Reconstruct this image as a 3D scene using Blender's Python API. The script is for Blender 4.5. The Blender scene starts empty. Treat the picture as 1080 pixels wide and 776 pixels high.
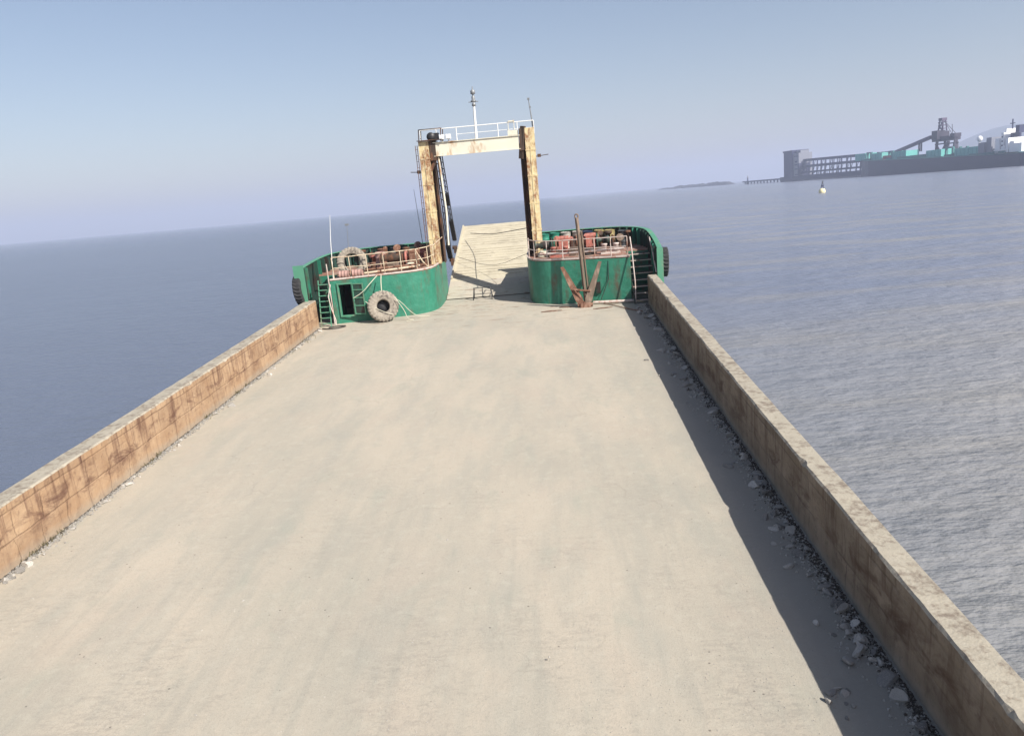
import bpy, bmesh, math, random
from mathutils import Vector, Matrix, noise
random.seed(7)
R = math.radians
scene = bpy.context.scene
COL = scene.collection

# ------------------------------------------------------------------ camera, sky, sun, exposure
CAM_H = 8.5
cam_d = bpy.data.cameras.new('camera'); cam = bpy.data.objects.new('camera', cam_d); COL.objects.link(cam)
cam_d.sensor_width = 36; cam_d.lens = 27.67; cam_d.clip_start = 0.1; cam_d.clip_end = 60000
RW = Matrix(((0.99556049, 0.07198452, 0.06064279), (0.0441366, 0.21202946, -0.97626608), (-0.08313411, 0.9746085, 0.207911)))
cam.matrix_world = Matrix.Translation((0, 0, CAM_H)) @ RW.to_4x4()
scene.camera = cam

SUN = Vector((0.96, -0.86, 1.0)).normalized()
world = bpy.data.worlds.new('World'); scene.world = world; world.use_nodes = True
wn = world.node_tree.nodes; wl = world.node_tree.links; wn.clear()
sky = wn.new('ShaderNodeTexSky'); sky.sky_type = 'NISHITA'; sky.sun_disc = False
sky.sun_elevation = math.asin(SUN.z); sky.sun_rotation = math.atan2(SUN.x, SUN.y)
sky.air_density = 1.0; sky.dust_density = 1.2; sky.ozone_density = 2.5; sky.altitude = 0
tint = wn.new('ShaderNodeMix'); tint.data_type = 'RGBA'; tint.blend_type = 'MULTIPLY'; tint.inputs[0].default_value = 1
tint.inputs[7].default_value = (1.12, 0.98, 0.90, 1)
bg = wn.new('ShaderNodeBackground'); bg.inputs['Strength'].default_value = 0.072
wo = wn.new('ShaderNodeOutputWorld')
wl.new(sky.outputs[0], tint.inputs[6]); wl.new(tint.outputs[2], bg.inputs['Color']); wl.new(bg.outputs[0], wo.inputs['Surface'])

sun_d = bpy.data.lights.new('sun', 'SUN'); sun_d.energy = 4.6; sun_d.angle = R(0.6); sun_d.color = (1, 0.95, 0.87)
sun = bpy.data.objects.new('sun', sun_d); COL.objects.link(sun)
sun.rotation_euler = SUN.to_track_quat('Z', 'Y').to_euler(); sun.location = (30, -40, 60)

scene.view_settings.view_transform = 'Standard'; scene.view_settings.look = 'None'
scene.view_settings.exposure = 0.84; scene.view_settings.gamma = 1; scene.view_settings.use_curve_mapping = False
scene.cycles.volume_bounces = 1; scene.cycles.max_bounces = 6

# ship frame: trimmed by the stern, bow 3.18 degrees up
TRIM = R(3.18)
SHIP = Matrix.Translation((0, 7.6 * math.sin(TRIM), CAM_H - 7.6 * math.cos(TRIM))) @ Matrix.Rotation(TRIM, 4, 'X')
MX = -7.4          # mirror of x about the centre line (x = -3.7)

# ------------------------------------------------------------------ materials
MATS = {}
def new_mat(name):
    m = bpy.data.materials.new(name); m.use_nodes = True; nt = m.node_tree
    b = nt.nodes['Principled BSDF']; MATS[name] = m
    return m, nt, b
def N(nt, t, **kw):
    n = nt.nodes.new(t)
    for k, v in kw.items(): setattr(n, k, v)
    return n
def coords(nt, scale=(1, 1, 1), rot=(0, 0, 0)):
    tc = N(nt, 'ShaderNodeTexCoord'); mp = N(nt, 'ShaderNodeMapping')
    mp.inputs['Scale'].default_value = scale; mp.inputs['Rotation'].default_value = rot
    nt.links.new(tc.outputs['Object'], mp.inputs['Vector']); return mp.outputs[0]
def noise_tex(nt, vec, scale, detail=4, rough=.55, dist=0):
    n = N(nt, 'ShaderNodeTexNoise'); n.inputs['Scale'].default_value = scale; n.inputs['Detail'].default_value = detail
    n.inputs['Roughness'].default_value = rough; n.inputs['Distortion'].default_value = dist
    nt.links.new(vec, n.inputs['Vector']); return n.outputs[0]
def ramp(nt, f, lo, hi, c0=(0, 0, 0, 1), c1=(1, 1, 1, 1)):
    r = N(nt, 'ShaderNodeValToRGB'); e = r.color_ramp.elements
    e[0].position = lo; e[1].position = hi; e[0].color = c0; e[1].color = c1
    nt.links.new(f, r.inputs[0]); return r.outputs[0]
def mix(nt, fac, a, b, mode='MIX'):
    m = N(nt, 'ShaderNodeMix', data_type='RGBA', blend_type=mode)
    if isinstance(fac, (int, float)): m.inputs[0].default_value = fac
    else: nt.links.new(fac, m.inputs[0])
    for i, v in ((6, a), (7, b)):
        if isinstance(v, tuple): m.inputs[i].default_value = (*v[:3], 1)
        else: nt.links.new(v, m.inputs[i])
    return m.outputs[2]
def math_n(nt, op, a, b=None):
    m = N(nt, 'ShaderNodeMath', operation=op)
    for i, v in ((0, a), (1, b)):
        if v is None: continue
        if isinstance(v, (int, float)): m.inputs[i].default_value = v
        else: nt.links.new(v, m.inputs[i])
    return m.outputs[0]
def bump(nt, b, h, strength=.3, dist=.02):
    n = N(nt, 'ShaderNodeBump'); n.inputs['Strength'].default_value = strength; n.inputs['Distance'].default_value = dist
    nt.links.new(h, n.inputs['Height']); nt.links.new(n.outputs[0], b.inputs['Normal'])

def worn(name, base, wear, amount=.5, scale=1.2, rough=.7, streak=1.0, bumps=.15, dust=None, metal=0, runs=0, dents=0):
    """paint or metal with a second colour coming through in patches and vertical runs"""
    m, nt, b = new_mat(name)
    v = coords(nt); vs = coords(nt, (1, 1, 1 / (1 + 3 * streak)))
    n1 = noise_tex(nt, vs, scale * 2.2, 7, .62, .3); n2 = noise_tex(nt, v, scale * .6, 3)
    s = math_n(nt, 'ADD', math_n(nt, 'MULTIPLY', n1, .65), math_n(nt, 'MULTIPLY', n2, .35))
    f = ramp(nt, s, .62 - .24 * amount, .70 - .20 * amount)
    tone = mix(nt, noise_tex(nt, v, scale * 1.1, 4), tuple(c * .78 for c in base), tuple(min(1, c * 1.22) for c in base))
    c = mix(nt, f, tone, wear)
    if runs:
        rn = ramp(nt, noise_tex(nt, coords(nt, (1, 1, .07)), 6.5, 5, .7), .55, .68); c = mix(nt, math_n(nt, 'MULTIPLY', rn, runs), c, wear)
    if dust:
        d = ramp(nt, noise_tex(nt, v, scale * 3.5, 6, .6), .45, .68); c = mix(nt, math_n(nt, 'MULTIPLY', d, .6), c, dust)
    nt.links.new(c, b.inputs['Base Color']); b.inputs['Roughness'].default_value = rough; b.inputs['Metallic'].default_value = metal
    if dents: bump(nt, b, math_n(nt, 'ADD', noise_tex(nt, v, 2.4, 3), math_n(nt, 'MULTIPLY', noise_tex(nt, v, 12, 4), .15)), dents, .12)
    else: bump(nt, b, noise_tex(nt, v, scale * 9, 5), bumps, .02)
    return m
def plain(name, c, rough=.6, metal=0, var=.15, scale=6):
    m, nt, b = new_mat(name); v = coords(nt)
    t = mix(nt, noise_tex(nt, v, scale, 4), tuple(x * (1 - var) for x in c), tuple(min(1, x * (1 + var)) for x in c))
    nt.links.new(t, b.inputs['Base Color']); b.inputs['Roughness'].default_value = rough; b.inputs['Metallic'].default_value = metal
    return m

# deck: compacted pale stone dust
def deck_material():
    m, nt, b = new_mat('dusty_deck')
    v = coords(nt); vl = coords(nt, (1.0, .22, 1)); vt = coords(nt, (.6, 2.0, 1))
    big = noise_tex(nt, coords(nt, (1, .45, 1)), .28, 5, .55, .4)
    trk = noise_tex(nt, vl, 1.3, 6, .6); ridg = noise_tex(nt, vt, 4.5, 7, .72, .3); fine = noise_tex(nt, v, 34, 6, .7); mid = noise_tex(nt, v, 3.5, 6, .62)
    grain = noise_tex(nt, v, 95, 3, .8); streak = noise_tex(nt, coords(nt, (2.2, .10, 1)), 1.6, 5, .6, .3)
    c = mix(nt, ramp(nt, big, .36, .62), (.380, .350, .288), (.470, .412, .330))
    c = mix(nt, math_n(nt, 'MULTIPLY', ramp(nt, trk, .46, .70), .5), c, (.31, .312, .272))
    near = N(nt, 'ShaderNodeSeparateXYZ'); nt.links.new(coords(nt), near.inputs[0])
    nearf = ramp(nt, math_n(nt, 'MULTIPLY', near.outputs[1], 1 / 40), .20, .55, (1, 1, 1, 1), (.15, .15, .15, 1))
    patchy = ramp(nt, noise_tex(nt, coords(nt, (.8, .45, 1)), .75, 5, .6), .46, .60)
    c = mix(nt, math_n(nt, 'MULTIPLY', math_n(nt, 'MULTIPLY', math_n(nt, 'MULTIPLY', ramp(nt, ridg, .47, .60), nearf), patchy), .45), c, (.25, .232, .20))
    c = mix(nt, math_n(nt, 'MULTIPLY', math_n(nt, 'MULTIPLY', ramp(nt, streak, .52, .66), nearf), .30), c, (.27, .27, .235))
    gp = ramp(nt, noise_tex(nt, coords(nt, (1.1, .55, 1)), .9, 5, .62, .6), .56, .68)
    c = mix(nt, math_n(nt, 'MULTIPLY', gp, .28), c, (.285, .315, .262))
    pk = ramp(nt, noise_tex(nt, coords(nt, (.9, .5, 2)), .55, 4, .6), .52, .66); c = mix(nt, math_n(nt, 'MULTIPLY', pk, .30), c, (.44, .365, .295))
    rough_p = ramp(nt, noise_tex(nt, v, 14, 5, .75), .50, .62); c = mix(nt, math_n(nt, 'MULTIPLY', math_n(nt, 'MULTIPLY', rough_p, patchy), math_n(nt, 'MULTIPLY', nearf, .45)), c, (.235, .22, .19))
    c = mix(nt, math_n(nt, 'MULTIPLY', ramp(nt, mid, .52, .70), .35), c, (.49, .455, .375))
    c = mix(nt, math_n(nt, 'MULTIPLY', ramp(nt, fine, .52, .66), .50), c, (.265, .25, .215))
    c = mix(nt, math_n(nt, 'MULTIPLY', ramp(nt, grain, .50, .72), .55), c, (.20, .19, .165))
    c = mix(nt, math_n(nt, 'MULTIPLY', ramp(nt, grain, .28, .44, (1, 1, 1, 1), (0, 0, 0, 1)), .35), c, (.60, .56, .48))
    vor = N(nt, 'ShaderNodeTexVoronoi'); vor.inputs['Scale'].default_value = 2.6; nt.links.new(v, vor.inputs['Vector'])
    c = mix(nt, ramp(nt, vor.outputs['Distance'], .035, .055, (.8, .8, .8, 1), (0, 0, 0, 1)), c, (.13, .115, .10))
    crk = N(nt, 'ShaderNodeTexVoronoi'); crk.feature = 'DISTANCE_TO_EDGE'; crk.inputs['Scale'].default_value = .28
    wv = N(nt, 'ShaderNodeVectorMath', operation='ADD'); nz = N(nt, 'ShaderNodeTexNoise'); nz.inputs['Scale'].default_value = 1.2; nz.inputs['Detail'].default_value = 6
    nt.links.new(v, nz.inputs['Vector']); nt.links.new(v, wv.inputs[0]); nt.links.new(nz.outputs['Color'], wv.inputs[1]); nt.links.new(wv.outputs[0], crk.inputs['Vector'])
    cr = math_n(nt, 'MULTIPLY', ramp(nt, crk.outputs['Distance'], .002, .008, (1, 1, 1, 1), (0, 0, 0, 1)), ramp(nt, noise_tex(nt, v, .35, 3), .52, .60))
    c = mix(nt, math_n(nt, 'MULTIPLY', cr, .2), c, (.20, .18, .155))
    # rusty scrapes where the steel shows near the forecastles
    fx = ramp(nt, math_n(nt, 'MULTIPLY', near.outputs[1], 1 / 50), .68, .80)
    sc = ramp(nt, noise_tex(nt, coords(nt, (.5, 2.6, 1)), 1.5, 6, .65, .8), .57, .63)
    c = mix(nt, math_n(nt, 'MULTIPLY', math_n(nt, 'MULTIPLY', fx, sc), .75), c, (.17, .10, .065))
    # greyer tone painted in where the right wall's shadow falls
    wall_shade = ramp(nt, math_n(nt, 'ADD', math_n(nt, 'MULTIPLY', near.outputs[0], .1), math_n(nt, 'MULTIPLY', mid, .06)), .33, .40)
    c = mix(nt, math_n(nt, 'MULTIPLY', wall_shade, .75), c, (.285, .268, .235))
    nt.links.new(c, b.inputs['Base Color']); b.inputs['Roughness'].default_value = .95; b.inputs['Specular IOR Level'].default_value = .2
    h = math_n(nt, 'ADD', math_n(nt, 'MULTIPLY', grain, .35), math_n(nt, 'ADD', math_n(nt, 'MULTIPLY', fine, .8), math_n(nt, 'MULTIPLY', mid, .7)))
    bump(nt, b, h, .45, .022)
    return m

def wall_material(name, base, dark, light, stain, stain_amt):
    m, nt, b = new_mat(name)
    v = coords(nt, (1, 1, 1))
    # project (y, z) onto the brick texture: shuttering panels with faint joints
    sp = N(nt, 'ShaderNodeSeparateXYZ'); nt.links.new(v, sp.inputs[0])
    cb = N(nt, 'ShaderNodeCombineXYZ'); wob = noise_tex(nt, v, 1.4, 4)
    nt.links.new(math_n(nt, 'ADD', sp.outputs[1], math_n(nt, 'MULTIPLY', wob, .45)), cb.inputs[0])
    nt.links.new(math_n(nt, 'ADD', sp.outputs[2], math_n(nt, 'MULTIPLY', wob, .09)), cb.inputs[1])
    br = N(nt, 'ShaderNodeTexBrick'); nt.links.new(cb.outputs[0], br.inputs['Vector'])
    br.inputs['Scale'].default_value = 1; br.inputs['Brick Width'].default_value = .95; br.inputs['Row Height'].default_value = .62
    br.inputs['Mortar Size'].default_value = .03; br.inputs['Mortar Smooth'].default_value = .6
    br.inputs['Color1'].default_value = (0, 0, 0, 1); br.inputs['Color2'].default_value = (1, 1, 1, 1); br.offset = .12
    c = mix(nt, ramp(nt, noise_tex(nt, v, 1.1, 6, .6), .35, .65), base, light)
    c = mix(nt, math_n(nt, 'MULTIPLY', br.outputs['Color'], .30), c, dark)
    jf = math_n(nt, 'MULTIPLY', br.outputs['Fac'], ramp(nt, noise_tex(nt, v, .9, 4), .36, .60))
    c = mix(nt, math_n(nt, 'MULTIPLY', jf, .55), c, dark)
    vs = coords(nt, (1, 1.6, .13)); st = ramp(nt, noise_tex(nt, vs, 2.6, 8, .7), .50, .66)
    upper = ramp(nt, math_n(nt, 'MULTIPLY', sp.outputs[2], .7), .30, .75)
    c = mix(nt, math_n(nt, 'MULTIPLY', math_n(nt, 'MULTIPLY', st, stain_amt), math_n(nt, 'ADD', math_n(nt, 'MULTIPLY', upper, .6), .4)), c, stain)
    sp2 = ramp(nt, noise_tex(nt, v, 6, 7, .75), .54, .66); c = mix(nt, math_n(nt, 'MULTIPLY', sp2, .5), c, dark)
    blot = ramp(nt, noise_tex(nt, coords(nt, (1, .6, 1.6)), 1.6, 8, .72, .6), .48, .62); band = ramp(nt, math_n(nt, 'ADD', math_n(nt, 'ABSOLUTE', math_n(nt, 'SUBTRACT', sp.outputs[2], .74)), math_n(nt, 'MULTIPLY', noise_tex(nt, v, 2, 4), .3)), .25, .6, (1, 1, 1, 1), (.15, .15, .15, 1))
    c = mix(nt, math_n(nt, 'MULTIPLY', math_n(nt, 'MULTIPLY', blot, band), stain_amt), c, stain)
    low = ramp(nt, math_n(nt, 'ADD', sp.outputs[2], math_n(nt, 'MULTIPLY', noise_tex(nt, v, 2.5, 5), .3)), .22, .42, (1, 1, 1, 1), (0, 0, 0, 1))
    c = mix(nt, math_n(nt, 'MULTIPLY', low, .5), c, (.36, .32, .26))
    nt.links.new(c, b.inputs['Base Color']); b.inputs['Roughness'].default_value = .92; b.inputs['Specular IOR Level'].default_value = .2
    h = math_n(nt, 'SUBTRACT', noise_tex(nt, v, 6, 7, .65), math_n(nt, 'MULTIPLY', br.outputs['Fac'], .7))
    bump(nt, b, h, .5, .04)
    return m

def water_material():
    m, nt, b = new_mat('sea_water')
    g = N(nt, 'ShaderNodeNewGeometry'); v = g.outputs['Position']
    sp = N(nt, 'ShaderNodeSeparateXYZ'); nt.links.new(v, sp.inputs[0])
    def mp(scale, rz=0):
        q = N(nt, 'ShaderNodeMapping'); q.inputs['Scale'].default_value = scale; q.inputs['Rotation'].default_value = (0, 0, rz)
        nt.links.new(v, q.inputs['Vector']); return q.outputs[0]
    # silt carried on the starboard side, clearer blue water to port
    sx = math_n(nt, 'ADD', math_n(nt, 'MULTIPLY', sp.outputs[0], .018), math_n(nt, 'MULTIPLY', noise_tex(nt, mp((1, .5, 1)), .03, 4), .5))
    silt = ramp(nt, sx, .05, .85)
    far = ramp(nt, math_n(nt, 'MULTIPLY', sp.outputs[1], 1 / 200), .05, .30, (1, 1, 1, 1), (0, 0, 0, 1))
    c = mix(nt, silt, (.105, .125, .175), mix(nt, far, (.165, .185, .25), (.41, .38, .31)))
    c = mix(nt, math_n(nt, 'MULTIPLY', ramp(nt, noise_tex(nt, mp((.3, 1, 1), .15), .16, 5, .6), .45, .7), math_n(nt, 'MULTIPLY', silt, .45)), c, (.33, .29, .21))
    nt.links.new(c, b.inputs['Base Color']); b.inputs['IOR'].default_value = 1.33
    b.inputs['Roughness'].default_value = .24
    a1 = noise_tex(nt, mp((.45, 1.0, 1), .12), 1.7, 4, .6, 0); a2 = noise_tex(nt, mp((.6, 1, 1), -.2), .48, 4, .55, 0)
    a3 = noise_tex(nt, mp((.5, 1, 1), .1), .12, 4, .5, 0)
    a0 = noise_tex(nt, mp((.5, 1, 1), .3), 4.2, 4, .65, 0)
    h = math_n(nt, 'ADD', math_n(nt, 'ADD', math_n(nt, 'MULTIPLY', a0, .10), math_n(nt, 'MULTIPLY', a1, .38)), math_n(nt, 'ADD', math_n(nt, 'MULTIPLY', a2, .75), math_n(nt, 'MULTIPLY', a3, 1.0)))
    gust = ramp(nt, noise_tex(nt, mp((.35, 1, 1), .1), .02, 5, .6), .3, .7, (.55, .55, .55, 1), (1, 1, 1, 1))
    bp = N(nt, 'ShaderNodeBump'); bp.inputs['Distance'].default_value = 1.0
    nt.links.new(math_n(nt, 'MULTIPLY', gust, .85), bp.inputs['Strength']); nt.links.new(h, bp.inputs['Height']); nt.links.new(bp.outputs[0], b.inputs['Normal'])
    return m

def stone_material():
    m, nt, b = new_mat('broken_stone'); oi = N(nt, 'ShaderNodeObjectInfo')
    v = coords(nt); c = mix(nt, oi.outputs['Random'], (.13, .126, .12), (.58, .55, .50))
    c = mix(nt, ramp(nt, noise_tex(nt, v, 9, 5), .45, .65), c, (.30, .28, .25))
    nt.links.new(c, b.inputs['Base Color']); b.inputs['Roughness'].default_value = .95
    bump(nt, b, noise_tex(nt, v, 22, 5), .5, .02); return m

deck_material(); water_material(); stone_material()
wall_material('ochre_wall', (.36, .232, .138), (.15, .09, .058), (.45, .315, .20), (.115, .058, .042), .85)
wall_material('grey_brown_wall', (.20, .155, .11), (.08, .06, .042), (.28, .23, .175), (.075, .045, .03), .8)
worn('wall_cap', (.345, .31, .245), (.19, .155, .12), .6, 2.6, .9, 0, .5, dust=(.40, .365, .295))
worn('green_paint', (.022, .165, .105), (.085, .085, .055), .42, 1.0, .5, 1.8, .12, dust=(.04, .22, .15), runs=.28, dents=.35)
worn('pale_green_paint', (.08, .25, .16), (.20, .22, .15), .35, 1.3, .55, 1, .1)
worn('dark_green_paint', (.018, .06, .045), (.03, .022, .018), .75, 1.6, .6, 1, .2)
worn('shade_dark_green', (.012, .045, .035), (.03, .02, .015), .6, 1.6, .8, 1, .2)  # near-black green: the inner bulwark's shade is put into its colour
worn('yellow_paint', (.60, .49, .27), (.25, .12, .055), .68, 2.1, .6, .8, .2, dust=(.66, .60, .42), runs=.35)
worn('cream_paint', (.64, .61, .50), (.36, .20, .09), .38, .8, .5, .6, .1)
worn('dark_rust', (.05, .032, .022), (.13, .055, .025), .6, 2.2, .8, 1, .3)
worn('rust', (.15, .07, .042), (.28, .17, .12), .5, 2.5, .85, .5, .3)
worn('brown_steel', (.12, .085, .06), (.22, .16, .12), .5, 2.5, .75, 1.2, .2)
worn('rail_white', (.50, .43, .39), (.36, .19, .13), .45, 2.5, .6, .6, .1)
worn('rail_yellow', (.52, .44, .32), (.30, .14, .08), .45, 2.5, .6, .6, .1)
worn('dusty_rubber', (.25, .22, .18), (.10, .085, .075), .45, 3, .95, 0, .5, dust=(.40, .36, .30))
worn('black_rubber', (.022, .022, .024), (.055, .05, .05), .3, 3, .8, 0, .4)
worn('deck_plate', (.24, .12, .085), (.33, .26, .21), .5, 1.5, .85, 0, .2)
worn('red_paint', (.36, .11, .08), (.16, .06, .04), .5, 3, .7, .5, .1, dust=(.38, .22, .19))
worn('pink_drum', (.36, .22, .19), (.35, .20, .16), .4, 3, .7, .5, .1)
worn('hull_black', (.03, .035, .04), (.09, .05, .03), .5, .4, .6, 1.5, .1)
plain('dark_interior', (.02, .02, .02), .9)
plain('white_metal', (.75, .75, .73), .45)
plain('grey_metal', (.22, .23, .24), .5, .3)
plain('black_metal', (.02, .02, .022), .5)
plain('pale_rope', (.50, .48, .38), .95, 0, .3, 30)
plain('dark_rope', (.05, .045, .04), .95, 0, .3, 30)
plain('glass_lamp', (.7, .72, .72), .12)
worn('white_drum', (.42, .40, .36), (.16, .09, .06), .6, 3, .7, 1); plain('blue_drum', (.02, .035, .08), .6); worn('yellow_drum', (.34, .28, .12), (.10, .06, .04), .6, 3, .7, 1); plain('teal_drum', (.022, .19, .13), .6); plain('dark_drum', (.04, .045, .05), .6)
worn('ramp_concrete', (.44, .395, .295), (.34, .30, .225), .4, .8, .95, 0, .3, dust=(.49, .445, .34))
plain('dark_dirt', (.075, .064, .052), .95)
plain('weed', (.09, .08, .035), .9)
# far terminal
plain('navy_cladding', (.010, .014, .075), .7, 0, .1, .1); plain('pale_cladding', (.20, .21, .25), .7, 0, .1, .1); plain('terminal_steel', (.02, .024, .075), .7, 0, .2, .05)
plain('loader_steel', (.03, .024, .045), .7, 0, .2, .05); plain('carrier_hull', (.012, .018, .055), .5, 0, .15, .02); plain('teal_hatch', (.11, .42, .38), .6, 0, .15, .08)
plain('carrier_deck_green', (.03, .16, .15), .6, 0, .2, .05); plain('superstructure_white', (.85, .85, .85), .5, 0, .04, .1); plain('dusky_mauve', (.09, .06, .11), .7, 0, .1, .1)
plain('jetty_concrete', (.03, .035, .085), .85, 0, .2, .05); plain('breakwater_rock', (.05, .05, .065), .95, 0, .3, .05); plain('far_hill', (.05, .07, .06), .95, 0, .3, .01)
plain('buoy_yellow', (.78, .70, .40), .5); plain('red_load', (.35, .10, .09), .7)

# ------------------------------------------------------------------ mesh helper
def chaikin(pts, n=2, closed=False):
    pts = [Vector(p) for p in pts]
    for _ in range(n):
        out = [pts[0]] if not closed else []
        rng = range(len(pts) - 1) if not closed else range(len(pts))
        for i in rng:
            a, b = pts[i], pts[(i + 1) % len(pts)]
            out += [a.lerp(b, .25), a.lerp(b, .75)]
        if not closed: out.append(pts[-1])
        pts = out
    return pts
class MB:
    def __init__(s): s.v = []; s.f = []; s.mi = []; s.sm = []
    def add(s, vs, fs, mi=0, smooth=False):
        o = len(s.v); s.v += [tuple(v) for v in vs]
        for f in fs: s.f.append([i + o for i in f]); s.mi.append(mi); s.sm.append(smooth)
        return s
    def box(s, c, d, rz=0, mi=0, M=None):
        x, y, z = d[0] / 2, d[1] / 2, d[2] / 2
        vs = [Vector((i * x, j * y, k * z)) for k in (-1, 1) for j in (-1, 1) for i in (-1, 1)]
        T = Matrix.Translation(c) @ (M if M is not None else Matrix.Rotation(rz, 4, 'Z'))
        return s.add([T @ v for v in vs], [(0, 2, 3, 1), (4, 5, 7, 6), (0, 1, 5, 4), (2, 6, 7, 3), (1, 3, 7, 5), (0, 4, 6, 2)], mi)
    def bar(s, a, b, w, h=None, mi=0):
        """square bar from a to b"""
        a = Vector(a); b = Vector(b); d = b - a; q = d.to_track_quat('Z', 'Y').to_matrix().to_4x4()
        return s.box((a + b) / 2, (w, h or w, d.length), M=q, mi=mi)
    def tube(s, pts, r, n=8, mi=0, closed=False, caps=True):
        pts = [Vector(p) for p in pts]; rr = r if isinstance(r, (list, tuple)) else [r] * len(pts)
        vs = []; fs = []; L = len(pts)
        up = Vector((0, 0, 1)); prev = None
        for i, p in enumerate(pts):
            a = pts[(i - 1) % L] if (closed or i > 0) else p; b = pts[(i + 1) % L] if (closed or i < L - 1) else p
            t = (b - a).normalized()
            if prev is None:
                u = t.cross(up if abs(t.z) < .95 else Vector((0, 1, 0))).normalized()
            else: u = (prev - t * prev.dot(t)).normalized()
            prev = u; w = t.cross(u)
            for k in range(n):
                an = 2 * math.pi * k / n; vs.append(p + (u * math.cos(an) + w * math.sin(an)) * rr[i])
        for i in range(L if closed else L - 1):
            j = (i + 1) % L
            for k in range(n): fs.append((i * n + k, i * n + (k + 1) % n, j * n + (k + 1) % n, j * n + k))
        s.add(vs, fs, mi, True)
        if caps and not closed:
            s.add(vs[:n][::-1], [tuple(range(n))], mi); s.add(vs[-n:], [tuple(range(n))], mi)
        return s
    def lathe(s, prof, T=Matrix(), n=24, mi=0, smooth=True):
        """profile (r, z) revolved about z"""
        vs = [T @ Vector((r * math.cos(2 * math.pi * k / n), r * math.sin(2 * math.pi * k / n), z)) for r, z in prof for k in range(n)]
        fs = [(i * n + k, i * n + (k + 1) % n, (i + 1) * n + (k + 1) % n, (i + 1) * n + k) for i in range(len(prof) - 1) for k in range(n)]
        return s.add(vs, fs, mi, smooth)
    def prism(s, poly, z0, z1, mi=0, mi_top=None):
        n = len(poly); area = sum(poly[i][0] * poly[(i + 1) % n][1] - poly[(i + 1) % n][0] * poly[i][1] for i in range(n))
        if area < 0: poly = list(poly)[::-1]
        zz = (lambda z, i: z[i] if isinstance(z, (list, tuple)) else z)
        vs = [(p[0], p[1], zz(z0, i)) for i, p in enumerate(poly)] + [(p[0], p[1], zz(z1, i)) for i, p in enumerate(poly)]
        s.add(vs, [(i, (i + 1) % n, n + (i + 1) % n, n + i) for i in range(n)] + [tuple(range(n))[::-1]], mi)
        o = len(s.v) - n; s.f.append([o + i for i in range(n)]); s.mi.append(mi if mi_top is None else mi_top); s.sm.append(False)
        return s
    def ribbon(s, path, z0, z1, th, mi=0, smooth=True, mi2=None):
        """upright plate of thickness th following a plan path; z0/z1 may be lists"""
        P = [Vector((p[0], p[1], 0)) for p in path]; n = len(P); L = []; Rr = []
        for i in range(n):
            t = (P[min(i + 1, n - 1)] - P[max(i - 1, 0)]).normalized(); nn = Vector((t.y, -t.x, 0)) * th / 2
            L.append(P[i] + nn); Rr.append(P[i] - nn)
        g = lambda z, i: z[i] if isinstance(z, (list, tuple)) else z
        for side, flip in ((L, False), (Rr, True)):
            vs = [(p.x, p.y, g(z0, i)) for i, p in enumerate(side)] + [(p.x, p.y, g(z1, i)) for i, p in enumerate(side)]
            s.add(vs, [((i, i + 1, n + i + 1, n + i) if not flip else (i + 1, i, n + i, n + i + 1)) for i in range(n - 1)], mi2 if (flip and mi2 is not None) else mi, smooth)
        for z, flip in ((z1, False), (z0, True)):
            vs = [(p.x, p.y, g(z, i)) for i, p in enumerate(L)] + [(p.x, p.y, g(z, i)) for i, p in enumerate(Rr)]
            s.add(vs, [((i, i + 1, n + i + 1, n + i) if not flip else (i + 1, i, n + i, n + i + 1)) for i in range(n - 1)], mi)
        for i in (0, n - 1):
            s.add([(L[i].x, L[i].y, g(z0, i)), (Rr[i].x, Rr[i].y, g(z0, i)), (Rr[i].x, Rr[i].y, g(z1, i)), (L[i].x, L[i].y, g(z1, i))], [(0, 1, 2, 3)], mi)
        return s
    def build(s, name, mats, parent=None, label=None, bevel=0):
        me = bpy.data.meshes.new(name); me.from_pydata(s.v, [], s.f)
        for m in (mats if isinstance(mats, (list, tuple)) else [mats]): me.materials.append(MATS[m])
        for p, mi, sm in zip(me.polygons, s.mi, s.sm): p.material_index = mi; p.use_smooth = sm
        me.update(); o = bpy.data.objects.new(name, me); COL.objects.link(o)
        if parent is not None: o.parent = parent
        if label: o['label'] = label
        if bevel:
            b = o.modifiers.new('bevel', 'BEVEL'); b.width = bevel; b.segments = 2; b.limit_method = 'ANGLE'
        return o
def tag(o, label, cat, group=None):
    o['label'] = label; o['category'] = cat
    if group: o['group'] = group
    return o
def thing(name, label, cat, M=Matrix(), group=None):
    o = bpy.data.objects.new(name, None); o.empty_display_size = .3; COL.objects.link(o); o.matrix_world = M
    return tag(o, label, cat, group)
def at_ship(x, y, z, rot=Matrix()): return SHIP @ Matrix.Translation((x, y, z)) @ rot
def copy_tree(o, M):
    c = o.copy(); COL.objects.link(c); c.matrix_world = M
    for ch in list(o.children):
        d = ch.copy(); COL.objects.link(d); d.parent = c
        for g in list(ch.children):
            e = g.copy(); COL.objects.link(e); e.parent = d
    return c
RX = lambda a: Matrix.Rotation(R(a), 4, 'X')
RY = lambda a: Matrix.Rotation(R(a), 4, 'Y')
RZ = lambda a: Matrix.Rotation(R(a), 4, 'Z')

# ------------------------------------------------------------------ setting: sea, hill, haze
S = 12500
w = MB(); w.add([(-S, -S, 0), (S, -S, 0), (S, S, 0), (-S, S, 0)], [(0, 1, 2, 3)])
sea = w.build('sea', 'sea_water'); sea['kind'] = 'structure'

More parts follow.
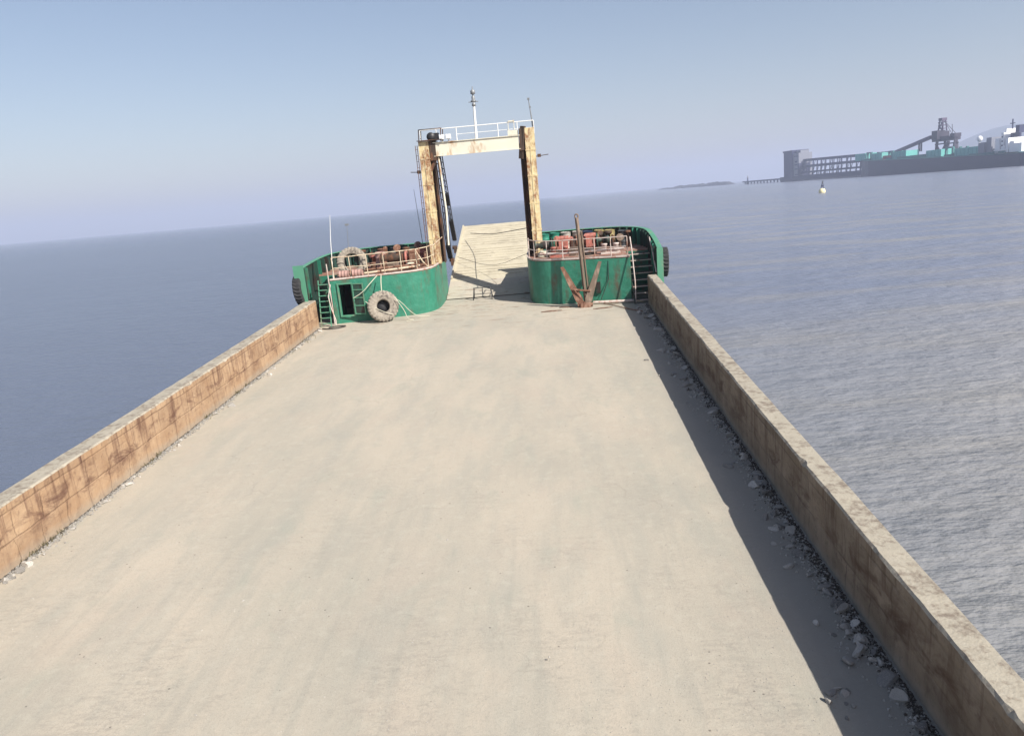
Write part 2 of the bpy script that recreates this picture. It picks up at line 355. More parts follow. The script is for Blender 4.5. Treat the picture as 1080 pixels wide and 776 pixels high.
h = MB(); nx, ny = 60, 24
def hill_z(x, y):
    vv = (y - 4300) / 700
    base = 185 * math.exp(-((x - 2500) / 430) ** 2 - vv * vv)
    return base * (1 + .18 * noise.noise(Vector((x * .003, y * .003, 0)))) - 12
vs = [(1000 + 4000 * i / nx, 3200 + 2400 * j / ny, max(-3, hill_z(1000 + 4000 * i / nx, 3200 + 2400 * j / ny))) for j in range(ny + 1) for i in range(nx + 1)]
h.add(vs, [(j * (nx + 1) + i, j * (nx + 1) + i + 1, (j + 1) * (nx + 1) + i + 1, (j + 1) * (nx + 1) + i) for j in range(ny) for i in range(nx)], 0, True)
hill = h.build('hill', 'far_hill'); hill['kind'] = 'structure'

HB = 12800; HZ0, HZ1 = -7.0, 235.0
hz = MB(); hz.box((0, 0, (HZ0 + HZ1) / 2), (2 * HB, 2 * HB, HZ1 - HZ0))
m = bpy.data.materials.new('haze'); m.use_nodes = True; MATS['haze'] = m; nt = m.node_tree; nt.nodes.clear()
pv = nt.nodes.new('ShaderNodeVolumePrincipled'); pv.inputs['Color'].default_value = (.565, .63, .80, 1); pv.inputs['Density'].default_value = .00029; pv.inputs['Anisotropy'].default_value = 0.0
om = nt.nodes.new('ShaderNodeOutputMaterial'); nt.links.new(pv.outputs[0], om.inputs['Volume'])
haze = hz.build('haze', 'haze'); haze['kind'] = 'stuff'

# ------------------------------------------------------------------ the barge
ship = thing('deck_barge', 'long flat green and concrete deck cargo barge with gantry and raised bow ramp', 'barge', SHIP)

# hull
half = [(-8.75, -14), (-8.75, 40), (-8.7, 42), (-8.2, 43.8), (-7.2, 44.9), (-6, 45.3), (-2.45, 45.3), (-2.45, 43.6)]
plan = [(-3.7 + x, y) for x, y in half] + [(-3.7 - x, y) for x, y in reversed(half)]
hb = MB().prism(plan, -3.6, -.06); hb.build('hull', 'hull_black', ship)
g = MB(); g.box((-3.7, 15.0, -.03), (17.2, 57.0, .055)); 
# deck as fine sheet with slight undulation
nx, ny = 70, 170; x0, x1, y0, y1 = -12.2, 4.9, -13.5, 43.4
def dz(x, y): return .016 * noise.noise(Vector((x * .5, y * .3, 3))) + .006 * noise.noise(Vector((x * 3, y * 3, 9)))
vs = [(x0 + (x1 - x0) * i / nx, y0 + (y1 - y0) * j / ny, .012 + dz(x0 + (x1 - x0) * i / nx, y0 + (y1 - y0) * j / ny)) for j in range(ny + 1) for i in range(nx + 1)]
g.add(vs, [(j * (nx + 1) + i, j * (nx + 1) + i + 1, (j + 1) * (nx + 1) + i + 1, (j + 1) * (nx + 1) + i) for j in range(ny) for i in range(nx)], 0, True)
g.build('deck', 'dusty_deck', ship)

# side walls: section swept along y with worn, uneven edges
def side_wall(xin, xout, ya, yb, H, mats, label, seed):
    b = MB(); n = int((yb - ya) / .12); sg = 1 if xout > xin else -1; rows = []
    for i in range(n + 1):
        y = ya + (yb - ya) * i / n
        q = lambda a, k, sc=1.0: a * noise.noise(Vector((y * sc, k + seed, 0)))
        chip = max(0, noise.noise(Vector((y * 1.7, seed + 50, 0))) - .22) * .17 + max(0, noise.noise(Vector((y * 5.1, seed + 70, 0))) - .3) * .10
        top = H + q(.028, 1, .5)
        rows.append([(xin + q(.012, 2), y, -.02), (xin + q(.012, 3), y, .55), (xin + q(.014, 4), y, top - .035 - chip),
                     (xin + sg * (.035 + chip + q(.012, 5, 3)), y, top + q(.006, 6, 3)), (xout - sg * .03, y, top + q(.008, 7, 2)), (xout, y, top - .04), (xout, y, -.7)])
    k = len(rows[0]); b.v = [p for r in rows for p in r]
    for i in range(n):
        for j in range(k - 1):
            f = [i * k + j, i * k + j + 1, (i + 1) * k + j + 1, (i + 1) * k + j]
            b.f.append(f if sg > 0 else f[::-1]); b.mi.append(1 if j in (2, 3, 4) else (2 if j == 5 else 0)); b.sm.append(False)
    for r in (0, n): b.f.append([r * k + j for j in range(k)]); b.mi.append(0); b.sm.append(False)
    return b.build('side_wall', mats, ship, label)
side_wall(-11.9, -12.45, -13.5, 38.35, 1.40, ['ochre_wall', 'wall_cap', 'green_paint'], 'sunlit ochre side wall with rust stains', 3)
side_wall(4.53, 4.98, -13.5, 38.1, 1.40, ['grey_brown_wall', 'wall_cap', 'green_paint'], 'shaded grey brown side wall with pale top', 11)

# bow ramp, hinged at the end of the deck and hoisted
def rz(y): return .02 + .27 * (y - 43.3) - .0028 * max(0, y - 45) ** 2
rb = MB(); n = 48; xs = [-6.05 + i * (4.72 / 10) for i in range(11)]
rows = []
for j in range(n + 1):
    y = 43.42 + (55.5 - 43.42) * j / n
    rows.append([(x, y + (.10 * noise.noise(Vector((x * 2, 7, 1))) if j == n else 0), rz(y) + .02 * noise.noise(Vector((x, y * 1.3, 5)))) for x in xs])
k = len(xs)
rb.add([p for r in rows for p in r], [(j * k + i, j * k + i + 1, (j + 1) * k + i + 1, (j + 1) * k + i) for j in range(9, n) for i in range(k - 1)])
rb.add([p for r in rows for p in r], [(j * k + i, j * k + i + 1, (j + 1) * k + i + 1, (j + 1) * k + i) for j in range(9) for i in range(k - 1)], 2)
for xe in (xs[0], xs[-1]):
    rb.add([(xe, 43.42 + (55.5 - 43.42) * j / n, rz(43.42 + (55.5 - 43.42) * j / n) + o) for j in range(n + 1) for o in (0, -.45)], [(2 * j, 2 * j + 1, 2 * j + 3, 2 * j + 2) for j in range(n)], 1)
rb.add([(x, 43.42 + 12.08 * j / n, rz(43.42 + 12.08 * j / n) - .45) for j in range(n + 1) for x in (xs[0], xs[-1])], [(2 * j, 2 * j + 2, 2 * j + 3, 2 * j + 1) for j in range(n)], 1)
rb.add([(xs[0], 55.5, rz(55.5)), (xs[-1], 55.5, rz(55.5)), (xs[-1], 55.5, rz(55.5) - .45), (xs[0], 55.5, rz(55.5) - .45)], [(0, 1, 2, 3)], 1)
ramp_o = rb.build('bow_ramp', ['ramp_concrete', 'dark_rust', 'dusty_deck'], ship, 'raised pale concrete covered bow ramp')
t = MB()
for j in range(21):                                     # anti-slip battens
    y = 46.3 + j * .42
    if j % 7 == 4: continue
    t.bar((-5.9 + random.uniform(0, .3), y, rz(y) + .012), (-1.5 - random.uniform(0, .3), y + random.uniform(-.02, .02), rz(y) + .012), .04, .016)
t.build('anti_slip_batten', 'ramp_concrete', ramp_o)
t = MB()
for xx in (-5.98,):
    t.bar((xx, 46, rz(46) + .07), (xx, 55.3, rz(55.3) + .07), .1, .14)
t.build('ramp_kerb', 'ramp_concrete', ramp_o)
for y in (50.5, 48.4):
    t = MB(); t.box((-6.12, y, rz(y) + .12), (.16, .5, .42)); t.tube([(-6.3, y, rz(y) + .25), (-6.0, y, rz(y) + .25)], .12, 10); t.build('hoist_lug', 'dark_rust', ramp_o)

# forecastles -----------------------------------------------------
TOP = 2.2
def mir(path): return [(MX - p[0], p[1]) for p in path]
front_r = [(3.8, 38.9), (2.4, 39.2), (.9, 39.52)] + [tuple(p[:2]) for p in chaikin([(.3, 39.66, 0), (-.35, 39.85, 0), (-.95, 40.3, 0), (-1.25, 41.1, 0), (-1.3, 42.2, 0)], 2)] + [(-1.3, 44.9)]
outer_r = [tuple(p[:2]) for p in chaikin([(5.2, 38.15, 0), (5.25, 40, 0), (5.15, 42.2, 0), (4.7, 43.9, 0), (3.6, 44.85, 0), (2.0, 45.15, 0), (.5, 45.2, 0), (-1.25, 45.2, 0)], 2)]
def path_len(P): return [0] + [sum((Vector(P[i + 1]) - Vector(P[i])).length for i in range(k + 1)) for k in range(len(P) - 1)]
def along(P, d):
    for i in range(len(P) - 1):
        a, b = Vector(P[i]), Vector(P[i + 1]); L = (b - a).length
        if d <= L: return a + (b - a) * (d / L), (b - a).normalized()
        d -= L
    a, b = Vector(P[-2]), Vector(P[-1]); return b, (b - a).normalized()

def rail_posts(P, z0, z1, spacing, mat, parent, name='railing', label=None, mids=(.5,)):
    L = path_len(P)[-1]; t = MB(); n = max(1, round(L / spacing)); pts = []
    for i in range(n + 1):
        p, d = along(P, L * i / n); pts.append(p); jx = random.uniform(-.02, .02)
        t.tube([(p.x, p.y, z0), (p.x + jx, p.y + jx, z1)], .024, 6)
    for f in (1.0,) + tuple(mids):
        z = z0 + (z1 - z0) * f; q = [(p.x, p.y, z + random.uniform(-.02, .02)) for p in pts]
        t.tube(q, .026 if f == 1 else .02, 6)
    return t.build(name, mat, parent, label)

def forecastle(mirror, label):
    m_ = mir if mirror else (lambda p: list(p))
    fr = m_(front_r); ou = m_(outer_r); sg = -1 if mirror else 1
    root = bpy.data.objects.new('forecastle', None); COL.objects.link(root); root.parent = ship; root['label'] = label
    X = lambda x: MX - x if mirror else x
    # superstructure walls
    b = MB()
    if not mirror: b.ribbon(fr, -.03, TOP, .05)
    else:
        b.ribbon([p for p in fr if p[0] > -9.85][:] if False else [(-10.02, fr[0][1] + .24)] + fr[1:], -.03, TOP, .05)
        # plating round the open doorway
        a = Vector((-11.2, 38.9)); e = Vector((-10.02, fr[0][1] + .24)); at = lambda x: (x, a.y + (e.y - a.y) * (x - a.x) / (e.x - a.x))
        b.ribbon([at(-11.2), at(-10.80)], -.03, TOP, .05); b.ribbon([at(-10.80), at(-10.16)], -.03, .42, .05)
        b.ribbon([at(-10.80), at(-10.16)], 2.02, TOP, .05); b.ribbon([at(-10.16), at(-10.02)], -.03, TOP, .05)
    b.ribbon([(X(3.8), 38.9), (X(3.8), 41.2)], -.03, TOP, .05); b.ribbon([(X(3.8), 41.2), (X(5.2), 41.2)], -.03, TOP, .05)
    b.build('deckhouse_wall', 'green_paint', root)
    deckp = [(X(3.8), 38.9)] + [p for p in fr[1:]] + [(X(-1.3), 45.2)] + list(reversed(ou))[1:] 
    deckp = [p for p in deckp if not (p[1] < 41.2 and abs(p[0] - X(5.2)) < .4)] + [(X(5.2), 41.2), (X(3.8), 41.2)]
    d = MB().prism(deckp, TOP, TOP + .05); d.build('foredeck', 'deck_plate', root)
    rim = MB(); fr2 = [(p[0], p[1] - .01) for p in fr]
    rim.ribbon([(p[0], p[1]) for p in fr2], TOP + .05, TOP + .12, .07); rim.build('edge_trim', 'rail_white', root)
    # bulwark with cap and ribs
    L = path_len(ou); tot = L[-1]
    zt = [2.55 + .6 * min(1, s / 4.0) for s in L]; zt[0] = 2.35
    if mirror: zt = [2.9 + .2 * min(1, s / 5.0) for s in L]
    bw = MB().ribbon(ou, -.7, zt, .045, 1 if mirror else 0, True, 0 if mirror else 1); bwo = bw.build('bulwark', ['green_paint', 'shade_dark_green'], root)
    c = MB(); inner = []
    for i, p in enumerate(ou): inner.append(p)
    c.ribbon(ou, zt, [z + .03 for z in zt], .24); c.build('cap_rail', 'pale_green_paint', bwo) if False else c.build('cap_rail', 'pale_green_paint', root)
    e = MB(); wd = .52 if mirror else .30
    e.box((ou[0][0] - sg * (wd / 2 - .12), ou[0][1] - .03, (zt[0] + .3) / 2), (wd, .05, zt[0] - .3 + .6)); e.build('bulwark_end_plate', 'pale_green_paint', root)
    s = .7
    while s < tot - .2:
        p, dd = along(ou, s); nn = Vector((-dd.y, dd.x)) * (1 if not mirror else -1)
        zz = 2.55 + .6 * min(1, s / 4.0) if not mirror else 2.9 + .2 * min(1, s / 5.0)
        q = p + nn * .14; z0 = 0 if q.y < 41.2 else TOP + .05
        r = MB().box((q.x, q.y, (z0 + zz) / 2), (.22, .03, zz - z0 - .02), math.atan2(nn.y, nn.x)); s += .55; r.build('bulwark_rib', random.choice(['dark_green_paint', 'shade_dark_green', 'shade_dark_green', 'green_paint']), root)
    return root
fore_r = forecastle(False, 'right hand green forecastle with stairs beside it')
fore_l = forecastle(True, 'left hand green forecastle with open doorway')
bpy.data.objects['bulwark']  # both halves exist

rail_posts([(-1.2, 42.0), (-1.18, 41.2), (-.9, 40.45), (-.3, 39.95), (1.0, 39.62), (2.4, 39.32), (3.72, 39.02)], TOP + .05, 3.22, .85, 'rail_white', fore_r)
rail_posts(mir([(-1.15, 41.6), (-.9, 40.5), (-.3, 39.95), (1.0, 39.62), (2.4, 39.32), (3.6, 39.05)]), TOP + .05, 3.35, .9, 'rail_yellow', fore_l)
# bent bars leaning at the end of the left railing
t = MB(); t.tube([(-6.9, 39.95, 3.3), (-6.6, 40.0, 2.7), (-6.4, 40.5, 2.3)], .04, 6); t.tube([(-6.2, 40.6, 3.3), (-5.6, 41.0, 3.75)], .025, 6); t.build('bent_rail', 'rail_yellow', fore_l)

# right stairs, sunk between the deckhouse and the bulwark
st = MB()
for i in range(8):
    y = 38.35 + i * .34; z = .22 + i * .275
    st.box((4.45, y, z), (1.16, .26, .035)); st.box((4.45, y - .12, z - .03), (1.16, .02, .06), mi=1)
st.bar((3.88, 38.1, .05), (3.88, 40.9, TOP + .05), .03, .2); st.bar((5.02, 38.1, .05), (5.02, 40.9, TOP + .05), .03, .2)
st.build('stairs', ['dark_green_paint', 'rail_white'], fore_r)
t = MB(); t.tube([(3.86, 39.0, 3.2), (3.9, 38.75, 2.6), (3.95, 38.3, 1.1), (3.95, 38.25, .05)], .03, 8)
t.tube([(5.0, 40.6, 2.9), (5.0, 39.5, 2.35), (4.98, 38.2, 1.5)], .035, 8); t.build('stair_handrail', 'rail_white', fore_r)

# left ladder
t = MB()
for xx in (-11.78, -11.28): t.bar((xx, 38.3, .02), (xx, 38.85, 2.3), .05, .03)
for i in range(8):
    f = (i + .6) / 8.4; t.box((-11.53, 38.3 + .55 * f, .02 + 2.28 * f), (.5, .12, .03))
t.build('ladder', 'pale_green_paint', fore_l)
t = MB(); t.tube([(-11.1, 38.55, 2.1), (-11.25, 38.4, 1.5), (-11.15, 38.3, .9), (-11.0, 38.25, .35), (-11.0, 38.2, .1)], .028, 6); t.tube([(-11.2, 38.7, 0.05), (-11.22, 38.75, 3.1)], .03, 6); t.build('handrail', 'rail_white', fore_l)
# open door leaf
def doorleaf():
    M = Matrix.Translation((-10.08, 38.88, 0)) @ RZ(-14)
    b = MB(); b.box(M @ Vector((.30, -.05, 1.24)), (.60, .04, 1.56), M=RZ(-14))
    o = b.build('door', 'dark_green_paint', fore_l, None)
    f = MB()
    for z in (.48, .9, 1.3, 1.7, 2.0): f.box(M @ Vector((.30, -.085, z)), (.60, .035, .05), M=RZ(-14))
    for x in (.02, .58): f.box(M @ Vector((x, -.087, 1.24)), (.05, .04, 1.58), M=RZ(-14))
    f.build('door_frame', 'pale_green_paint', fore_l)
doorleaf()
t = MB()
for x in (-10.84, -10.13): t.box((x, 38.87, 1.22), (.07, .06, 1.7))
for z in (.40, 2.04): t.box((-10.485, 38.868, z), (.78, .055, .07))
t.build('door_surround', 'pale_green_paint', fore_l)

# pipe along the foot of the right deckhouse, rusty coaming
t = MB(); t.tube([(1.9, 38.85, .12), (3.8, 38.55, .12), (3.95, 38.6, .12)], .07, 8); t.build('pipe', 'rail_white', fore_r)
t = MB(); t.box((2.2, 39.15, .8), (.22, .10, .55), R(-12)); t.tube([(2.75, 39.1, 2.1), (2.72, 39.05, 1.2), (2.3, 38.98, .2)], .02, 6); t.build('cable_box', 'dark_green_paint', fore_r)

# winches and bitts on the foredecks ------------------------------
def winch(x, y, z, w_, mats, parent, motor):
    b = MB()
    b.box((x, y, z + .09), (w_, .95, .12)); 
    for sx in (-w_ / 2 + .1, 0, w_ / 2 - .1): b.box((x + sx, y, z + .42), (.07, .62, .6))
    o = b.build('winch', mats[0], parent)
    d = MB(); T = Matrix.Translation((x - w_ / 2 + .14, y, z + .52)) @ RY(90)
    Wd = w_ / 2 - .18
    d.lathe([(0, 0), (.36, 0), (.36, .05), (.2, .06), (.24, .15), (.2, .25), (.25, .35), (.21, Wd - .1), (.2, Wd - .06), (.36, Wd - .05), (.36, Wd), (0, Wd)], T, 20); d.build('rope_drum', mats[1], parent)
    e = MB(); T = Matrix.Translation((x + .1, y, z + .5)) @ RY(90)
    e.lathe([(0, 0), (.38, 0), (.38, .1), (.12, .11), (.12, .5), (.22, .52), (.22, .7), (0, .7)], T, 20); e.build('gear_wheel', mats[2], parent)
    f = MB(); f.box((x + motor, y - .1, z + .45), (.5, .45, .5)); f.tube([(x + motor - .25, y - .1, z + .78), (x + motor + .3, y - .1, z + .78)], .15, 12); f.build('winch_motor', mats[3], parent, bevel=.02)
winch(-7.9, 41.9, TOP + .05, 2.6, ['rust', 'dark_rust', 'red_paint', 'rust'], fore_l, .6)
winch(.1, 42.2, TOP + .05, 2.2, ['dark_rust', 'dark_green_paint', 'rust', 'red_paint'], fore_r, .55)
winch(2.3, 42.6, TOP + .05, 2.2, ['dark_rust', 'rust', 'dark_green_paint', 'red_paint'], fore_r, -.2)
def bitts(x, y, mat, parent):
    t = MB(); t.box((x, y, TOP + .1), (1.0, .4, .08))
    for s in (-.3, .3): t.lathe([(0, .1), (.13, .1), (.13, .5), (.16, .52), (.16, .57), (0, .58)], Matrix.Translation((x + s, y, TOP)), 14)
    t.build('mooring_bitts', mat, parent)
bitts(-9.0, 40.6, 'rust', fore_l); bitts(3.0, 40.6, 'rail_white', fore_r); bitts(-7.1, 44.4, 'dark_rust', fore_l); bitts(.4, 40.9, 'red_paint', fore_r)
# low pipework lying inside the railings
for P, par, mt in (([(-.6, 40.6, 2.5), (.6, 40.1, 2.5), (2.0, 39.8, 2.55), (3.6, 39.5, 2.6)], fore_r, 'rail_white'), ([(-10.5, 39.5, 2.35), (-8.5, 39.9, 2.4), (-6.8, 40.3, 2.45)], fore_l, 'rail_yellow'), ([(-10.3, 39.8, 2.5), (-8.2, 40.2, 2.5), (-6.9, 40.6, 2.5)], fore_l, 'rust')):
    t = MB(); t.tube(P, .06, 8); t.build('deck_pipe', mt, par)

# gantry ----------------------------------------------------------
gan = bpy.data.objects.new('gantry', None); COL.objects.link(gan); gan.parent = ship; gan['label'] = 'yellow portal gantry with rusty legs and cream cross beam'
def post(x0_, x1_, xw, ztop, zbot, inner):
    b = MB(); b.box(((x0_ + x1_) / 2, 42.25, (ztop + zbot) / 2), (x1_ - x0_, .42, ztop - zbot)); b.box(((x0_ + x1_) / 2, 42.03, (8.0 + zbot) / 2), (.06, .03, 7.8 - zbot))
    for z in (3.6, 5.0, 6.4, 7.7): b.box(((x0_ + x1_) / 2, 42.25, z), (x1_ - x0_ + .04, .46, .06))
    b.build('gantry_post', 'yellow_paint', gan)
    c = MB(); c.box(((inner + xw) / 2, 42.72, (ztop + zbot) / 2), (abs(xw - inner), .10, ztop - zbot)); c.box((xw, 42.6, (ztop + zbot - .2) / 2), (.06, .5, ztop - zbot - .2))
    c.build('post_web', 'dark_rust', gan)
post(-6.46, -5.93, -5.76, 8.58, TOP + .05, -6.0)
post(-.94, -.44, -1.22, 8.80, TOP + .05, -.9)
b = MB(); b.box((-3.45, 42.3, 8.13), (4.35, .5, .64)); b.box((-3.45, 42.3, 8.47), (4.5, .62, .035)); b.box((-3.45, 42.3, 7.80), (4.5, .58, .03)); b.build('cross_beam', 'cream_paint', gan)
b = MB(); b.bar((-5.95, 42.2, 7.1), (-5.6, 42.2, 7.75), .14); b.box((-5.74, 42.3, 8.1), (.32, .54, 1.0)); b.build('corner_bracket', 'dark_rust', gan)
b = MB(); b.box((-1.12, 42.3, 8.25), (.22, .56, 1.1)); b.bar((-1.2, 42.2, 7.3), (-1.0, 42.1, 8.9), .22); b.build('corner_bracket', 'dark_rust', gan)
b = MB()
for x in (-6.35, -5.5, -4.45, -3.4, -2.3, -1.3, -.45): b.tube([(x, 42.25, 8.48), (x, 42.25, 9.14)], .022, 6)
b.tube([(-6.35, 42.25, 9.14), (-.45, 42.25, 9.14)], .026, 6); b.tube([(-4.45, 42.25, 8.8), (-.45, 42.25, 8.8)], .014, 6)
b.build('gantry_railing', 'white_metal', gan)
b = MB()
for x, y in ((-6.4, 41.9), (-5.25, 41.9), (-6.4, 42.7), (-5.25, 42.7)): b.tube([(x, y, 8.5), (x + .05, y, 9.16)], .025, 6)
b.tube([(-6.35, 41.9, 9.16), (-5.2, 41.9, 9.16), (-5.2, 42.7, 9.16), (-6.35, 42.7, 9.16)], .025, 6, closed=True); b.box((-5.85, 42.3, 8.62), (1.3, .9, .04))
b.build('platform_cage', 'dark_rust', gan)
b = MB(); b.box((-5.52, 42.2, 8.78), (.3, .5, .34)); b.lathe([(0, 0), (.22, 0), (.22, .12), (0, .12)], Matrix.Translation((-5.75, 42.0, 8.78)) @ RX(90), 14); b.build('pulley_sheave', 'black_metal', gan)
for x in (-5.20, -4.86):
    b = MB(); b.box((x, 41.98, 8.72), (.26, .18, .24)); b.box((x, 41.87, 8.72), (.22, .04, .2), mi=1); b.bar((x, 42.05, 8.45), (x, 42.05, 8.62), .05); b.build('floodlight', ['white_metal', 'glass_lamp'], gan)
b = MB(); b.box((-1.55, 42.2, 8.62), (.5, .4, .24)); b.bar((-1.75, 42.2, 8.7), (-1.75, 42.2, 9.2), .03); b.bar((-1.45, 42.2, 8.7), (-1.45, 42.2, 9.25), .03); b.box((-1.6, 42.2, 9.2), (.3, .06, .06)); b.build('lamp_housing', 'cream_paint', gan)
for x0_, x1_, z in ((-6.46, -7.05, 7.05), (-.44, .2, 7.35)):
    b = MB(); b.tube([(x0_, 42.25, z), (x1_, 42.25, z + .05)], .022, 6); b.box((x0_ + (x1_ - x0_) * .25, 42.2, z + .03), (.18, .14, .16)); b.build('lamp_bracket', 'dark_rust', gan)
b = MB()
for x in (-6.62, -6.52): b.bar((x, 42.0, TOP + .1), (x, 42.0, 8.4), .03)
for i in range(20): b.bar((-6.62, 42.0, TOP + .3 + i * .3), (-6.50, 42.0, TOP + .3 + i * .3), .02)
b.build('post_ladder', 'dark_rust', gan)
b = MB(); b.tube([(-5.50, 42.15, 7.75), (-5.38, 42.15, 5.0), (-5.42, 41.9, 3.2)], .05, 8); b.build('drain_pipe', 'cream_paint', gan)

# signal mast
b = MB(); b.tube([(-3.45, 42.3, 8.45), (-3.42, 42.3, 10.35)], [.075, .055], 10); mast = b.build('signal_mast', 'white_metal', ship)
b = MB(); b.lathe([(0, 0), (.1, 0), (.1, .12), (.05, .14), (.05, .2), (.14, .22), (.14, .27), (.09, .28), (.09, .46), (.04, .5), (.04, .56), (.12, .58), (.12, .74), (.03, .8), (.02, .95), (0, .95)], Matrix.Translation((-3.42, 42.3, 10.1)), 12)
b.bar((-3.68, 42.3, 10.3), (-3.18, 42.3, 10.3), .035); b.build('mast_lantern', 'grey_metal', mast)
b = MB(); b.tube([(-.50, 42.3, 8.8), (-.54, 42.3, 9.4), (-.62, 42.3, 10.2)], [.04, .03, .02], 6); b.box((-.62, 42.3, 10.2), (.12, .1, .1)); b.box((-.57, 42.3, 9.8), (.1, .08, .08)); b.build('antenna', 'grey_metal', ship)

# hoist wires from the gantry head to the ramp
def wires(a, bb, n, sp):
    o = None; t = MB(); a = Vector(a); bb = Vector(bb)
    for i in range(n):
        off = Vector(((i - (n - 1) / 2) * sp, 0, 0)); t.tube([a + off, (a + bb) / 2 + off + Vector((0, 0, -.08)), bb + off * .6], .032, 5)
    for i in range(16):
        p = a.lerp(bb, (i + .5) / 16); t.bar(p + Vector((-sp * .9, 0, .05)), p + Vector((sp * .9, 0, -.05)), .04)
    return t.build('hoist_wire', 'black_metal', ship)
hw = wires((-5.45, 42.4, 8.0), (-6.12, 50.6, 2.55), 3, .10)
b = MB(); b.box((-5.98, 49.0, 3.35), (.26, .2, 1.5), M=RX(35)); b.build('hoist_block', 'black_metal', hw); b = MB(); b.box((-5.78, 46.3, 5.35), (.2, .16, .8), M=RX(35)); b.build('hoist_block', 'black_metal', hw)
hw = wires((-5.66, 42.5, 8.0), (-6.25, 48.4, 1.7), 4, .10)
b = MB(); b.box((-6.2, 47.9, 2.2), (.28, .2, 1.0), M=RX(40)); b.build('hoist_block', 'black_metal', hw)

# antennas / poles at the left forecastle
b = MB(); b.tube([(-11.12, 39.2, 1.9), (-10.95, 39.2, 4.2), (-10.8, 39.2, 5.45)], [.022, .018, .010], 6); b.build('whip_antenna', 'white_metal', fore_l)
b = MB(); b.tube([(-6.95, 43.2, 2.3), (-7.15, 43.2, 6.2)], [.022, .010], 6); b.build('whip_antenna', 'grey_metal', fore_l)
b = MB(); b.tube([(-11.3, 43.6, 2.3), (-11.15, 43.6, 4.6)], [.02, .012], 6); b.box((-11.15, 43.6, 4.6), (.22, .05, .10)); b.build('whip_antenna', 'grey_metal', fore_l)

# ------------------------------------------------------------------ loose things on the barge
# stock anchor, flukes up, standing against the right forecastle
an = thing('anchor', 'tall rusty anchor with twin shank bars standing against the right green deckhouse', 'anchor', at_ship(1.42, 38.35, 0))
b = MB(); b.bar((.10, .05, .15), (-.10, .35, 4.35), .13, .14); b.bar((.26, .10, .2), (.08, .32, 3.7), .07, .08); b.build('shank', 'brown_steel', an, bevel=.01)
for (ex, ez, wd) in ((-1.05, 2.02, .18), (.98, 2.15, .18)):
    b = MB(); s = 1 if ex > 0 else -1
    b.add([(s * .05, -.1, .0), (s * .38, -.1, .30), (ex, .25, ez), (ex - s * .16, .25, ez + .03), (s * .05, -.1, .45),
           (s * .05, .12, .0), (s * .38, .12, .30), (ex, .31, ez), (ex - s * .16, .31, ez + .03), (s * .05, .12, .45)],
          [(0, 1, 2, 3, 4), (9, 8, 7, 6, 5), (0, 5, 6, 1), (1, 6, 7, 2), (2, 7, 8, 3), (3, 8, 9, 4), (4, 9, 5, 0)])
    b.build('fluke', 'rust' if s < 0 else 'brown_steel', an)
b = MB(); b.box((.06, 0, .12), (.52, .34, .24)); b.tube([(-.32, -.02, .13), (.42, -.02, .13)], .10, 10); b.bar((-.55, -.06, .95), (.35, -.04, .8), .08); b.bar((-.5, -.08, 1.0), (.05, -.08, .2), .05); b.build('crown', 'rust', an, bevel=.015)
b = MB(); b.tube([(-.10 + .08 * math.cos(a * math.pi / 6), .34, 4.42 + .10 * math.sin(a * math.pi / 6)) for a in range(12)], .035, 8, closed=True); b.build('shackle', 'brown_steel', an)

def tyre_mesh(name, Ro, Ri, wd, lugs, mat, detail=True):
    b = MB(); n = lugs * 2
    prof = [(Ri, -wd * .30), (Ri + .05, -wd * .42), ((Ro + Ri) / 2, -wd * .5), (Ro - .07, -wd * .46), (Ro, -wd * .36), (Ro, 0), (Ro, wd * .36), (Ro - .07, wd * .46), ((Ro + Ri) / 2, wd * .5), (Ri + .05, wd * .42), (Ri, wd * .30), (Ri + .12, wd * .22), (Ri + .15, 0), (Ri + .12, -wd * .22), (Ri, -wd * .30)]
    for i, (r, z) in enumerate(prof):
        for k in range(n):
            rr = r
            if 3 <= i <= 7: rr = r - (0.045 if (k + (1 if i < 5 else 0)) % 2 else 0)
            a = 2 * math.pi * k / n; b.v.append((rr * math.cos(a), rr * math.sin(a), z))
    for i in range(len(prof) - 1):
        for k in range(n): b.f.append([i * n + k, i * n + (k + 1) % n, (i + 1) * n + (k + 1) % n, (i + 1) * n + k]); b.mi.append(0); b.sm.append(i < 2 or i > 8)
    return b.build(name, mat)
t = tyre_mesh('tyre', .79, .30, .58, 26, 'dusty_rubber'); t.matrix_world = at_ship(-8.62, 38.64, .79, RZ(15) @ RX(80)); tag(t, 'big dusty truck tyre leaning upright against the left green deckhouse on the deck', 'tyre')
b = MB().lathe([(0, -.10), (.44, -.10), (.44, -.07), (0, -.07)], n=24); b.build('hollow_shade_disc', 'black_metal', t)  # black disc added to darken the tyre's shaded hollow
t = tyre_mesh('tyre', .77, .40, .42, 26, 'dusty_rubber'); t.matrix_world = at_ship(-10.15, 39.75, 2.98, RZ(10) @ RX(80)); tag(t, 'dusty lugged tyre standing behind the railing on top of the left forecastle', 'tyre')
t = tyre_mesh('tyre', .74, .34, .42, 24, 'black_rubber'); t.matrix_world = at_ship(-12.62, 38.4, 1.95, RZ(4) @ RY(86)); tag(t, 'black fender tyre hung outboard of the left green bulwark', 'tyre')
t = tyre_mesh('tyre', .74, .34, .42, 24, 'black_rubber'); t.matrix_world = at_ship(5.55, 39.6, 1.75, RZ(-3) @ RY(92)); tag(t, 'black fender tyre hung outboard of the right green bulwark', 'tyre')
